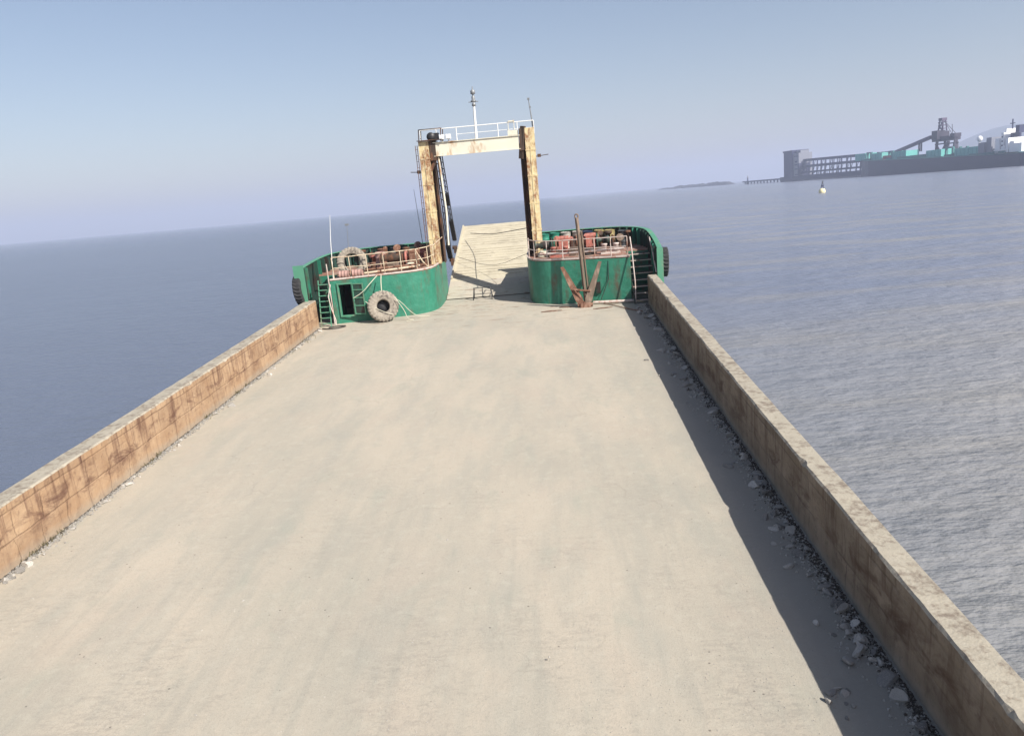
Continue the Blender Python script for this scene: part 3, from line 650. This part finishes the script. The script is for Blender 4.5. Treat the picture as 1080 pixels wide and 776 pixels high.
# ropes that hold the fenders and the leaning tyre
def rope(name, pts, r, mat, label, cat='rope', sm=2):
    P = chaikin(pts, sm); b = MB().tube(P, r, 6); o = b.build(name, mat); o.matrix_world = SHIP; return tag(o, label, cat)
rope('rope', [(-10.0, 38.4, 1.35), (-9.5, 38.42, 1.6), (-9.1, 38.5, 2.0), (-8.8, 38.95, 2.3)], .02, 'pale_rope', 'short pale rope running from the railing down to the open green door')
rope('rope', [(-8.6, 39.0, 2.32), (-8.62, 38.85, 2.0), (-8.62, 38.72, 1.5)], .025, 'pale_rope', 'rope tied from the left railing to the top of the leaning tyre')
rope('rope', [(-7.95, 38.45, 1.2), (-7.6, 38.5, .9), (-7.3, 38.7, .4), (-6.9, 38.8, .08), (-6.4, 39.0, .06)], .016, 'pale_rope', 'pale rope trailing from the leaning tyre down to the deck at its right')
rope('rope', [(-7.9, 38.45, 1.15), (-7.5, 38.4, .5), (-7.4, 38.3, .1), (-7.0, 38.3, .05), (-7.45, 38.1, .05)], .016, 'pale_rope', 'second slack rope below the leaning tyre ending in a curl on deck')
rope('rope', [(-9.4, 38.3, 1.15), (-8.9, 38.28, .75), (-8.3, 38.3, .45), (-8.1, 38.34, .4)], .016, 'pale_rope', 'rope slung across the face of the leaning tyre')
rope('rope', [(-12.42, 38.3, 2.95), (-12.6, 38.4, 2.85), (-12.74, 38.5, 2.6)], .025, 'dark_rope', 'dark rope holding the fender tyre on the left bulwark')
rope('rope', [(5.2, 39.3, 2.6), (5.4, 39.4, 2.55), (5.55, 39.6, 2.35)], .025, 'dark_rope', 'dark rope holding the fender tyre on the right bulwark')
rope('mooring_line', [(-1.25, 42.0, 3.75), (-2.6, 45.5, 3.3), (-3.6, 48.5, 2.95), (-5.2, 52.0, 2.8)], .022, 'dark_rope', 'dark slack line from the right gantry leg across the bow ramp')
rope('mooring_line', [(-1.3, 43.0, 2.3), (-3.5, 46.0, 1.25), (-5.8, 48.5, 1.75)], .012, 'dark_rope', 'thin dark line lying low across the foot of the bow ramp')
rope('steel_cable', [(2.4, 38.7, .06), (2.9, 38.0, .05), (3.4, 37.0, .05), (4.0, 36.1, .06)], .022, 'rust', 'rusty cable lying across the deck before the right stairs')
rope('steel_cable', [(-11.6, 37.8, .05), (-11.2, 37.5, .06), (-10.7, 37.7, .05), (-10.4, 38.1, .05), (-10.9, 38.2, .05), (-11.3, 37.9, .06)], .03, 'dark_rope', 'dark cable coiled on the deck at the foot of the left ladder')

# trestle in the gap
tr = thing('trestle', 'low dark iron trestle standing on the deck in the gap below the gantry', 'trestle', at_ship(-3.95, 42.9, 0.02))
b = MB(); b.bar((-.5, 0, .62), (.5, 0, .62), .035); b.bar((-.46, -.15, .3), (.46, -.15, .3), .03); b.bar((0, -.14, .3), (0, 0, .62), .045); b.build('top_rail', 'black_metal', tr)
for sx in (-.45, .45):
    for sy in (-.3, .3):
        b = MB().bar((sx, 0, .62), (sx * 1.15, sy, 0), .045); b.build('leg', 'black_metal', tr)

# drums and cans on the foredecks
def oil_drum(x, y, z, mat, label, group, r=.29, hh=.88, rot=Matrix()):
    root = thing('oil_drum', label, 'drum', at_ship(x, y, z, rot), group)
    b = MB(); b.lathe([(0, 0), (r, 0), (r, .02), (r - .012, .03), (r - .012, hh * .33), (r, hh * .345), (r - .012, hh * .36), (r - .012, hh * .65), (r, hh * .665), (r - .012, hh * .68), (r - .012, hh - .03), (r, hh - .02), (r, hh)], n=20); b.build('drum_shell', mat, root)
    b = MB(); b.lathe([(r - .01, hh - .02), (0, hh - .02)], n=20); b.tube([(r * .55, 0, hh - .02), (r * .55, 0, hh + .01)], .03, 8); b.build('lid', mat, root)
G = 'oil drums standing on the right foredeck'
for x, y, mt, lb in ((.85, 44.4, 'white_drum', 'white drum nearest the gantry in the row on the right foredeck'), (1.5, 44.45, 'white_drum', 'white drum between another white drum and a blue drum, right foredeck'),
                     (2.05, 44.1, 'blue_drum', 'dark blue drum in the middle of the row on the right foredeck'), (2.7, 44.1, 'yellow_drum', 'yellow drum beside the blue drum on the right foredeck'),
                     (3.25, 43.75, 'yellow_drum', 'yellow drum at the right end of the row by the bulwark'), (-.35, 44.3, 'teal_drum', 'teal drum left of its teal twin behind the winch'), (.25, 44.5, 'teal_drum', 'teal drum right of its teal twin behind the winch'), (3.9, 42.9, 'dark_drum', 'blackened drum at the head of the right stairs')):
    oil_drum(x, y, TOP + .05, mt, lb, G)
G = 'drums on the left foredeck'
for x, y, mt, lb in ((-10.5, 39.35, 'pink_drum', 'faded pink keg lying below the standing tyre, left one'), (-9.85, 39.45, 'pink_drum', 'faded pink keg lying below the standing tyre, right one')):
    oil_drum(x, y - .1, TOP + .26, mt, lb, G, .2, .5, RY(90) @ Matrix.Translation((0, 0, -.25)))
for x, y, mt, lb in ((-9.35, 43.6, 'rust', 'rusty drum standing behind the left winch, the one nearer the bulwark'), (-8.7, 43.9, 'dark_drum', 'black drum standing behind the left winch'), (-6.95, 42.9, 'red_paint', 'dull red drum by the foot of the left gantry leg'), (-9.15, 42.0, 'pink_drum', 'upright pink drum at the left end of the winch')):
    oil_drum(x, y, TOP + .05, mt, lb, G)
# rope coils
def coil(x, y, z, r, mat, label):
    b = MB(); P = []
    for i in range(90):
        a = i * .42; rr = r * (.75 + .25 * math.sin(i * .9)); P.append((rr * math.cos(a), rr * math.sin(a), .03 + .28 * i / 90))
    b.tube(P, .035, 6); o = b.build('rope_coil', mat); o.matrix_world = at_ship(x, y, z); tag(o, label, 'rope')
coil(-.4, 41.3, TOP + .05, .32, 'pale_rope', 'pale rope coil beside the railing on the right foredeck')
coil(2.0, 40.8, TOP + .05, .3, 'dark_rope', 'dark rope coil between bitts on the right foredeck')
coil(-9.9, 41.0, TOP + .05, .33, 'dark_rope', 'dark rope coil behind the standing tyre on the left foredeck')
coil(-7.4, 40.9, TOP + .05, .3, 'pale_rope', 'pale rope coil near the bent bars on the left foredeck')
# cowl vents and valve stands crowding the foredecks
def vent(x, y, hh, r_, mat, parent, kind):
    b = MB(); z = TOP + .05
    if kind: b.lathe([(0, 0), (r_, 0), (r_, hh - .12), (r_ * 1.9, hh - .10), (r_ * 1.9, hh), (0, hh + .03)], Matrix.Translation((x, y, z)), 12)
    else: b.tube([(x, y, z), (x, y, z + hh * .7), (x, y - .06, z + hh * .88), (x, y - .22, z + hh)], [r_, r_, r_ * 1.1, r_ * 1.6], 10)
    b.build('cowl_vent', mat, parent)
rnd = random.Random(5)
for i in range(11):
    vent(-10.9 + i * .44 + rnd.uniform(-.1, .1), 43.0 + rnd.uniform(-.6, .9), rnd.uniform(.55, 1.0), rnd.uniform(.07, .14), rnd.choice(['rust', 'dark_rust', 'rust', 'red_paint', 'brown_steel', 'shade_dark_green']), fore_l, i % 2)
for i in range(12):
    vent(-.6 + i * .42 + rnd.uniform(-.1, .1), 43.2 + rnd.uniform(-.6, .5), rnd.uniform(.55, 1.0), rnd.uniform(.07, .13), rnd.choice(['rust', 'dark_rust', 'dark_rust', 'red_paint', 'brown_steel', 'shade_dark_green']), fore_r, i % 2)
# timber and crates
def crate(x, y, z, d, mat, label, rot=0):
    root = thing('crate', label, 'crate', at_ship(x, y, z, RZ(rot)))
    b = MB()
    for sx in (-1, 1):
        for i in range(3):
            b.box((sx * d[0] / 2, 0, (i + .5) * d[2] / 3), (.02, d[1], d[2] / 3 - .02)); b.box((0, sx * d[1] / 2, (i + .5) * d[2] / 3), (d[0], .02, d[2] / 3 - .02))
    b.box((0, 0, .02), (d[0], d[1], .03)); b.build('side_boards', mat, root)
    b = MB().box((0, 0, d[2]), (d[0] + .04, d[1] + .04, .03)); b.build('lid', mat, root)
crate(-8.3, 40.9, TOP + .05, (.6, .45, .35), 'brown_steel', 'small brown slatted crate between winch and railing on the left foredeck', 12)
crate(1.25, 41.0, TOP + .05, (.55, .45, .4), 'brown_steel', 'small brown slatted crate behind the anchor shank on the right foredeck', -8)
# scattered flat rusty plates on the deck before the right forecastle
for i, (x, y, sx, sy, rt, lb) in enumerate(((-.2, 37.9, 1.1, .16, 5, 'long rusty strip of steel lying nearest the gap before the right forecastle'), (.55, 38.6, .7, .12, -6, 'short rusty strip of steel at the foot of the curved green corner'), (2.3, 37.7, 1.0, .10, 8, 'thin rusty strip of steel on deck in front of the anchor'))):
    b = MB(); P = [(sx * .5 * math.cos(a * math.pi / 7) * random.uniform(.75, 1.1), sy * .5 * math.sin(a * math.pi / 7) * random.uniform(.6, 1.2)) for a in range(14)]
    b.prism(P, 0, .02); o = b.build('scrap_strip', 'rust'); o.matrix_world = at_ship(x, y, .028, RZ(rt)); tag(o, lb, 'scrap metal', 'steel strips on the deck')

# rubble -----------------------------------------------------------
def stone_mesh(seed):
    bm = bmesh.new(); bmesh.ops.create_icosphere(bm, subdivisions=2, radius=1)
    rnd = random.Random(seed); planes = [(Vector((rnd.gauss(0, 1), rnd.gauss(0, 1), rnd.gauss(0, 1))).normalized(), rnd.uniform(.38, .72)) for _ in range(8)]
    for v in bm.verts:
        for nrm, d in planes:
            t = v.co.dot(nrm) - d
            if t > 0: v.co -= nrm * t
        v.co *= 1 + .08 * noise.noise(v.co * 2.5 + Vector((seed, 0, 0)))
    me = bpy.data.meshes.new('rubble_stone'); bm.to_mesh(me); bm.free(); me.materials.append(MATS['broken_stone']); return me
SM = [stone_mesh(i) for i in range(10)]
def stone(x, y, s, label, group):
    o = bpy.data.objects.new('rubble_stone', random.choice(SM)); COL.objects.link(o)
    sc = Vector((s * random.uniform(.7, 1.3), s * random.uniform(.7, 1.3), s * random.uniform(.45, .8)))
    o.matrix_world = at_ship(x, y, .01 + sc.z * .28) @ RZ(random.uniform(0, 360)) @ RX(random.uniform(-25, 25)) @ Matrix.Diagonal((*sc, 1)); return tag(o, label, 'stone', group)
GR = 'broken stones along the foot of the right wall'; GL = 'broken stones along the foot of the left wall'
def dens_r(y):
    return .35 + .9 * math.exp(-((y - 13.5) / 1.7) ** 2) + .7 * math.exp(-((y - 18) / 1.8) ** 2) + .8 * math.exp(-((y - 26) / 3) ** 2) + .5 * math.exp(-((y - 33) / 3) ** 2) + .15 * (y > 16)
cnt = 0
while cnt < 190:
    y = 7.5 + 30 * random.random() ** 1.7
    if random.random() > dens_r(y): continue
    spread = .22 + .30 * max(0, dens_r(y) - .5)
    x = 4.47 - abs(random.gauss(0, spread)); s = random.choice((.05, .06, .07, .08, .09, .11, .13, .16)) * random.uniform(.8, 1.25)
    stone(min(x, 4.44 - s), y, s, 'grey broken stone in the shadow at the foot of the right side wall', GR); cnt += 1
for x, y, s, lb in ((4.12, 10.35, .15, 'pale flat slab of stone lying alone near the right wall in the foreground shade'), (4.15, 13.3, .15, 'pale upright chunk standing out of the rubble heap by the right wall'),
                    (3.45, 9.5, .09, 'grey stone lying furthest out on the shaded strip in the foreground')): stone(x, y, s, lb, None)
for i in range(9): stone(3.3 + random.random() * .5, 8.9 + random.random() * .9, random.uniform(.04, .08), 'small grey stone of the loose cluster on the shaded strip in the foreground', 'loose cluster of stones in the foreground shade')
for i in range(115):
    y = 13.5 + 24 * random.random() ** 1.1
    if noise.noise(Vector((y * .55, 4, 2))) < -.15 and random.random() < .8: continue
    s = random.choice((.04, .05, .06, .08, .10, .12)) * random.uniform(.8, 1.2)
    stone(-11.85 + s + abs(random.gauss(0, .13)), y, s, 'pale broken stone in the sun at the foot of the left ochre wall', GL)
# fine grit and dirt piled in the corners: nobody could count it
def grit(name, xw, sg, ya, yb, n, spread, mat, smin, smax):
    b = MB(); tet = [(0, 1, 2), (0, 2, 3), (0, 3, 1), (1, 3, 2)]
    for i in range(n):
        y = ya + (yb - ya) * random.random(); x = xw + sg * (.02 + abs(random.gauss(0, spread * (.6 + .7 * (noise.noise(Vector((y * .8, sg, 0))) + .5))))); s = random.uniform(smin, smax)
        q = Matrix.Rotation(random.uniform(0, 6.3), 4, 'Z') @ Matrix.Rotation(random.uniform(-.6, .6), 4, 'X')
        b.add([q @ Vector(p) * s + Vector((x, y, .02 + s * .2)) for p in ((1, 0, -.3), (-.5, .8, -.3), (-.5, -.8, -.3), (.1, .1, .7))], tet)
    o = b.build(name, mat); o.matrix_world = SHIP; o['kind'] = 'stuff'; return o
grit('grit', 4.50, -1, 7, 38, 3800, .24, 'broken_stone', .008, .035)
grit('grit', -11.87, 1, 12, 38, 3500, .10, 'broken_stone', .01, .04)
grit('gravel_dust', 4.50, -1, 7, 38, 7000, .11, 'dark_dirt', .010, .034)
b = MB(); tet = [(0, 1, 2), (0, 2, 3), (0, 3, 1), (1, 3, 2)]
for i in range(9000):
    x = random.uniform(-11.7, 4.2); y = 8 + 30 * random.random() ** 1.6
    if noise.noise(Vector((x * .5, y * .35, 8))) < -.12: continue
    q = random.uniform(.005, .014); an = random.uniform(0, 6.3); rt = Matrix.Rotation(an, 4, 'Z')
    b.add([rt @ Vector(p_) * q + Vector((x, y, .018 + dz(x, y))) for p_ in ((1, 0, -.3), (-.5, .8, -.3), (-.5, -.8, -.3), (.1, .1, .7))], tet)
o = b.build('grit', 'broken_stone'); o.matrix_world = SHIP; o['kind'] = 'stuff'
grit('gravel_dust', -11.88, 1, 12, 38, 2600, .035, 'dark_dirt', .015, .04)
# weeds
b = MB()
for i in range(260):
    c = random.choice((15.1, 15.6, 16.2, 20.5, 21.0, 24.5, 27.2, 28.0, 33.5, 35.0, 35.6, 36.2)); y = c + random.gauss(0, .18); x = -11.86 + abs(random.gauss(0, .07 if c < 33 else .2)); a = random.uniform(0, 6.28); hh = random.uniform(.04, .13)
    d = Vector((math.cos(a), math.sin(a), 0)) * .012; lean = Vector((random.gauss(0, .05), random.gauss(0, .05), hh)); p = Vector((x, y, .01))
    b.add([p - d, p + d, p + lean + d * .4, p + lean - d * .4], [(0, 1, 2, 3)])
o = b.build('weeds', 'weed'); o.matrix_world = SHIP; o['kind'] = 'stuff'
# pebbles scattered over the deck
for i in range(26):
    x = random.uniform(-10, 3); y = random.uniform(9.5, 30); stone(x, y, random.uniform(.015, .032), 'small dark pebble lying out on the open pale deck', 'pebbles scattered over the open deck')

# ------------------------------------------------------------------ far terminal, carrier, buoy, breakwaters
A = Vector((387, 1345, 0)); dirS = Vector((471 - 387, 825 - 1345, 0)).normalized()
# local frame: +X runs along the berth towards the right of the view, +Y away behind it
DOCK = Matrix.Translation(A) @ Matrix.Rotation(math.atan2(dirS.y, dirS.x), 4, 'Z')

ter = thing('transfer_tower', 'dark navy windowless tower block at the left end of the far jetty', 'tower', DOCK)
b = MB(); b.box((15, 14, 26), (30, 26, 40)); b.box((15, 14, 47), (32, 28, 2.5)); b.build('tower_block', 'navy_cladding', ter)
b = MB(); b.box((39, 14, 25), (17.8, 22, 36)); b.box((39, 14, 45), (14, 14, 4)); b.build('annexe', 'pale_cladding', ter)
b = MB()
for i in range(5): b.box((39 + random.uniform(-3, 3), 2.8, 11 + i * 6.6 + random.uniform(-1, 1)), (random.uniform(7, 13), .6, random.uniform(1.2, 3)))
b.box((50, 10, 16), (4.5, 18, 22)); b.build('annexe_louvres', 'terminal_steel', ter)

jet = thing('jetty', 'long dark piled jetty carrying the far terminal', 'jetty', DOCK)
b = MB(); b.box((130, 14, 6), (280, 30, 3.5)); b.box((-120, 30, 5.0), (222, 7, 2.4)); b.build('jetty_deck', 'jetty_concrete', jet)
p0 = MB().box((0, 0, 2), (1.8, 1.8, 5)).build('jetty_pile', 'jetty_concrete', jet)
p0.location = (-8, 1, 0)
for x, y in [(-8 + i * 6, 1) for i in range(1, 47)] + [(-226 + i * 14, 30) for i in range(16)]:
    q = p0.copy(); COL.objects.link(q); q.parent = jet; q.location = (x, y, 0)
b = MB(); b.box((130, -1.5, 3.2), (278, 1, 2.6)); b.build('fender_beam', 'terminal_steel', jet)

gal = thing('conveyor_gallery', 'two tier conveyor gallery on trestle legs between far tower and moored carrier', 'conveyor', DOCK)
def slope_box(b, x0_, x1_, z0_, z1_, y, wy, hgt, mi=0): b.bar((x0_, y, z0_), (x1_, y, z1_), hgt, wy, mi) if False else b.add([(x0_, y - wy / 2, z0_ - hgt / 2), (x1_, y - wy / 2, z1_ - hgt / 2), (x1_, y + wy / 2, z1_ - hgt / 2), (x0_, y + wy / 2, z0_ - hgt / 2), (x0_, y - wy / 2, z0_ + hgt / 2), (x1_, y - wy / 2, z1_ + hgt / 2), (x1_, y + wy / 2, z1_ + hgt / 2), (x0_, y + wy / 2, z0_ + hgt / 2)], [(0, 3, 2, 1), (4, 5, 6, 7), (0, 1, 5, 4), (1, 2, 6, 5), (2, 3, 7, 6), (3, 0, 4, 7)], mi)
b = MB(); slope_box(b, 48, 272, 31, 27.5, 14, 6, 3.8); b.build('upper_conveyor', 'terminal_steel', gal)
b = MB(); slope_box(b, 52, 272, 21.5, 20.5, 10, 6, 3.6); b.build('middle_conveyor', 'terminal_steel', gal)
b = MB(); slope_box(b, 52, 272, 12.5, 12.5, 6, 6, 2.6); b.build('lower_conveyor', 'terminal_steel', gal)
b = MB()
for i in range(19):
    x = 58 + i * 12 + random.uniform(-2.5, 2.5)
    for y in (3, 17): b.bar((x - 1.5, y, 7), (x + .5, y, 29), .9)
    b.bar((x, 3, 12), (x + 6, 3, 21), .5)
    if i % 3 == 0: b.bar((x, 1, 8), (x + 9, 1, 20), .6)
    if i % 2: b.bar((x, 17, 20), (x + 6, 17, 29), .5)
b.box((166, 10, 7.9), (226, 15, .7)); b.build('trestle_leg', 'terminal_steel', gal)
b = MB()
for i in range(16): b.box((62 + i * 13 + random.uniform(-3, 3), 1.4, random.choice((9.5, 10.5, 16))), (random.uniform(1.5, 4), 1, random.uniform(1, 2.2)))
b.build('sky_gap_patch', 'pale_cladding', gal)  # pale boxes standing in for bright sky seen through the gallery gaps

# bulk carrier
car = thing('bulk_carrier', 'long dark bulk carrier with teal hatches and white stern moored at the far jetty', 'ship', DOCK)
def deck_z(x): return 20.5 - (x - 275) * (7.5 / 252)
b = MB(); n = 30; L = []
for i in range(n + 1):
    x = 275 + 345 * i / n; wdt = 21 * min(1, (.15 + (i / n) * 7)) if i < 5 else (21 if i < 27 else 21 - (i - 26) * 3)
    z = deck_z(min(x, 560)) + (2.2 if x < 296 else 0); L.append((x, wdt, z))
for sg in (-1, 1):
    vs = []; 
    for x, wdt, z in L: vs += [(x + (3 if False else 0), -21 + sg * wdt * .97, -1), (x, -21 + sg * wdt, z)]
    b.add(vs, [((2 * i, 2 * i + 2, 2 * i + 3, 2 * i + 1) if sg < 0 else (2 * i, 2 * i + 1, 2 * i + 3, 2 * i + 2)) for i in range(n)])
vs = []
for x, wdt, z in L: vs += [(x, -21 - wdt, z), (x, -21 + wdt, z)]
b.add(vs, [(2 * i, 2 * i + 2, 2 * i + 3, 2 * i + 1) for i in range(n)], 1)
for i in (0, n): x, wdt, z = L[i]; b.add([(x, -21 - wdt, -1), (x, -21 + wdt, -1), (x, -21 + wdt, z), (x, -21 - wdt, z)], [(0, 1, 2, 3)])
b.build('carrier_hull', ['carrier_hull', 'carrier_deck_green'], car)
b = MB()
for i in range(n):
    (xa, wa, za), (xb, wb, zb) = L[i], L[i + 1]; b.bar((xa, -21 - wa - .2, za - .3), (xb, -21 - wb - .2, zb - .3), 1.8, .4)
b.build('gunwale_strake', 'carrier_deck_green', car)
for x0_, x1_, hh in ((274, 297, 8.5), (311, 334, 8), (356, 383, 8.5), (420, 446, 7.5), (468, 504, 8.0), (336, 352, 4.5)):
    b = MB(); z = deck_z((x0_ + x1_) / 2); b.box(((x0_ + x1_) / 2, -24, z + hh / 2), (x1_ - x0_, 16, hh)); 
    for k in range(int((x1_ - x0_) / 6)): b.box((x0_ + 3 + k * 6, -32.2, z + hh / 2), (.8, .5, hh))
    b.build('hatch_cover', 'teal_hatch' if hh > 5 else 'red_load', car)
b = MB()
for x in (300, 308, 347, 353, 452, 463, 508):
    z = deck_z(x); b.box((x, -30, z + 4.5), (2.2, 2.2, 9)); b.box((x, -14, z + 4.5), (2.2, 2.2, 9))
for x in (304, 350, 458): z = deck_z(x); b.box((x, -30, z + 9), (11, 2, 1.6)); b.box((x, -30, z + 1), (12, 6, 2))
b.box((395, -30, deck_z(395) + 1.5), (50, 10, 3)); b.box((520, -30, deck_z(520) + 1), (50, 10, 2)); b.build('cargo_gear', 'carrier_deck_green', car)
sup = MB(); zs = deck_z(520)
for c_, d_ in (((520, -26, zs + 7), (5, 18, 14)), ((526, -26, zs + 9), (3.2, 16, 20)), ((525, -24, zs + 20), (2.2, 12, 5)), ((522.5, -33, zs + 4), (2, 3, 10)), ((529, -33, zs + 3), (2, 3, 7)), ((531, -22, zs + 6), (4, 22, 12)), ((535, -26, zs + 7), (3, 20, 13)), ((541, -24, zs + 5), (6, 24, 10)), ((549, -24, zs + 4), (12, 26, 8)), ((516, -28, zs + 2.5), (3, 8, 5)), ((528, -36, zs + 3), (20, 1, 1.2))): sup.box((c_[0] + 14, c_[1], c_[2]), d_)
sup.build('superstructure', 'superstructure_white', car)
b = MB(); b.box((511, -24, zs + 6), (9, 20, 12)); b.box((519, -24, zs + 8), (7, 16, 16)); b.build('deck_store', 'pale_cladding', car)
b = MB(); b.lathe([(0, -3.0), (1.8, -2.4), (3.0, 0), (1.8, 2.4), (0, 3.0)], Matrix.Translation((503, -30, zs + 16)), 16); b.bar((503, -30, zs), (503, -30, zs + 14), 1.0); b.build('radar_dome', 'superstructure_white', car)
b = MB(); b.bar((540, -24, zs + 22), (540, -24, zs + 31), .9); b.bar((537, -24, zs + 27), (543, -24, zs + 27), .8); b.box((551.5, -24, zs + 21), (5, 8, 7)); b.box((545, -24, zs + 15), (4, 8, 6)); b.build('funnel_and_mast', 'terminal_steel', car)
b = MB()
for k in range(4):
    b = MB().box((540, -34.2 - .0, zs + 3 + k * 4), (1.6, .3, 1.3)); b.build('cabin_window', 'terminal_steel', car)

# ship loader
ld = thing('ship_loader', 'tall dusky ship loader crane with long sloping boom standing over the moored carrier', 'crane', DOCK)
b = MB()
for x in (386, 406):
    for y in (2, 16): b.bar((x, y, 7), (396 + (x - 396) * .7, y, 33), 2.2)
for z in (14, 22, 30):
    for y in (2, 16): b.bar((386, y, z), (406, y, z), 1.4)
b.bar((386, 2, 7), (404, 2, 30), 1.2); b.bar((406, 2, 7), (388, 2, 30), 1.2); b.build('portal_leg', 'loader_steel', ld)
b = MB(); b.box((399, 6, 35.5), (30, 14, 5)); b.box((389, 6, 41), (14, 12, 6)); b.box((415, 6, 38), (8, 8, 4)); b.box((394, 0, 40), (10, 10, 10)); b.build('machine_house', 'loader_steel', ld)
b = MB()
for sx in (-3.5, 3.5):
    for sy in (-3, 3): b.bar((395 + sx, 4 + sy, 44), (395 + sx * .6, 4 + sy * .6, 57), 1.1)
for z in (47, 50.5, 54): b.box((395, 4, z), (7.5, 6, .8))
b.bar((391.5, 1, 44), (398, 1, 54), .7); b.bar((398.5, 1, 44), (392, 1, 54), .7); b.box((395, 4, 57), (6.5, 6, 3)); b.build('a_frame_mast', 'dusky_mauve', ld)
b = MB(); slope_box(b, 312, 388, 25.5, 39, -4, 5, 3.2); b.build('boom', 'dusky_mauve', ld)
b = MB(); b.bar((365, -4, 24), (365, -4, 35), 1.6); b.bar((369, -4, 24), (369, -4, 35), 1.3); b.build('loading_chute', 'loader_steel', ld); b = MB(); b.bar((417, 4, 24), (417, 4, 37), 1.6); b.box((417, 4, 26), (2.4, 2.4, 6)); b.bar((398, 4, 55), (419, 5, 38), .4); b.bar((398, 4, 55), (411, 5, 39), .4); b.bar((414, 3, 39), (413, 3, 50), .5); b.build('loading_chute', 'loader_steel', ld)

# beacon
bc = thing('light_beacon', 'small beacon tower at the far left tip of the jetty', 'beacon', Matrix.Translation((383, 1564, 0)) @ Matrix.Scale(.8, 4))
b = MB(); b.lathe([(0, 0), (3.2, 0), (3.2, 5), (2.0, 6), (1.4, 15), (0, 15)], n=12); b.build('beacon_tower', 'terminal_steel', bc)
b = MB(); b.lathe([(0, 15), (2.4, 15), (2.4, 16), (1.2, 16.2), (1.2, 19), (0, 20.5)], n=12); b.build('lantern', 'pale_cladding', bc)

# low rock breakwaters
def mound(name, a, c, wdt, hgt, label, seed):
    a = Vector(a); c = Vector(c); n = 60; b = MB(); d = (c - a); nn = Vector((-d.y, d.x)).normalized(); rows = 7
    for i in range(n + 1):
        p = a + d * (i / n); e = min(1, i / 6, (n - i) / 3) ** .6
        for j in range(rows):
            t = j / (rows - 1) * 2 - 1; q = p + nn * t * wdt
            z = hgt * e * (1 - abs(t) ** 1.5) * (1 + .55 * noise.noise(Vector((i * .35 + seed, j * .6, 0)))) - .6
            b.v.append((q.x, q.y, z))
    for i in range(n):
        for j in range(rows - 1): b.f.append([i * rows + j, i * rows + j + 1, (i + 1) * rows + j + 1, (i + 1) * rows + j]); b.mi.append(0); b.sm.append(False)
    o = b.build(name, 'breakwater_rock'); return tag(o, label, 'breakwater')
mound('breakwater', (394, 2570), (480, 2120), 14, 9, 'low hazy rock breakwater lying left of the beacon', 1)
mound('breakwater', (372, 2700), (400, 2450), 12, 5, 'faintest thin rock bank at the far left end of the breakwater line', 9)

# buoy
bu = thing('buoy', 'small channel buoy with pale float and dark top mark on open water', 'buoy', Matrix.Translation((123.5, 369.9, 0)) @ RY(3))
b = MB(); b.lathe([(0, -.4), (1.2, -.4), (1.45, .1), (1.45, .9), (1.2, 1.45), (.8, 1.9), (0, 1.9)], n=24); b.build('float', 'buoy_yellow', bu)
b = MB()
for k in range(4):
    a = k * math.pi / 2 + .5; b.bar((.9 * math.cos(a), .9 * math.sin(a), 1.5), (.3 * math.cos(a), .3 * math.sin(a), 4.0), .14)
b.box((0, 0, 3.0), (.9, .9, .8)); b.build('cage', 'terminal_steel', bu)
b = MB(); b.lathe([(0, 4.0), (.42, 4.0), (.42, 4.3), (.18, 4.4), (.18, 4.9), (0, 5.1)], n=12); b.bar((-.4, 0, 4.9), (.4, 0, 5.3), .1); b.bar((.4, 0, 4.9), (-.4, 0, 5.3), .1); b.build('top_mark', 'black_metal', bu)
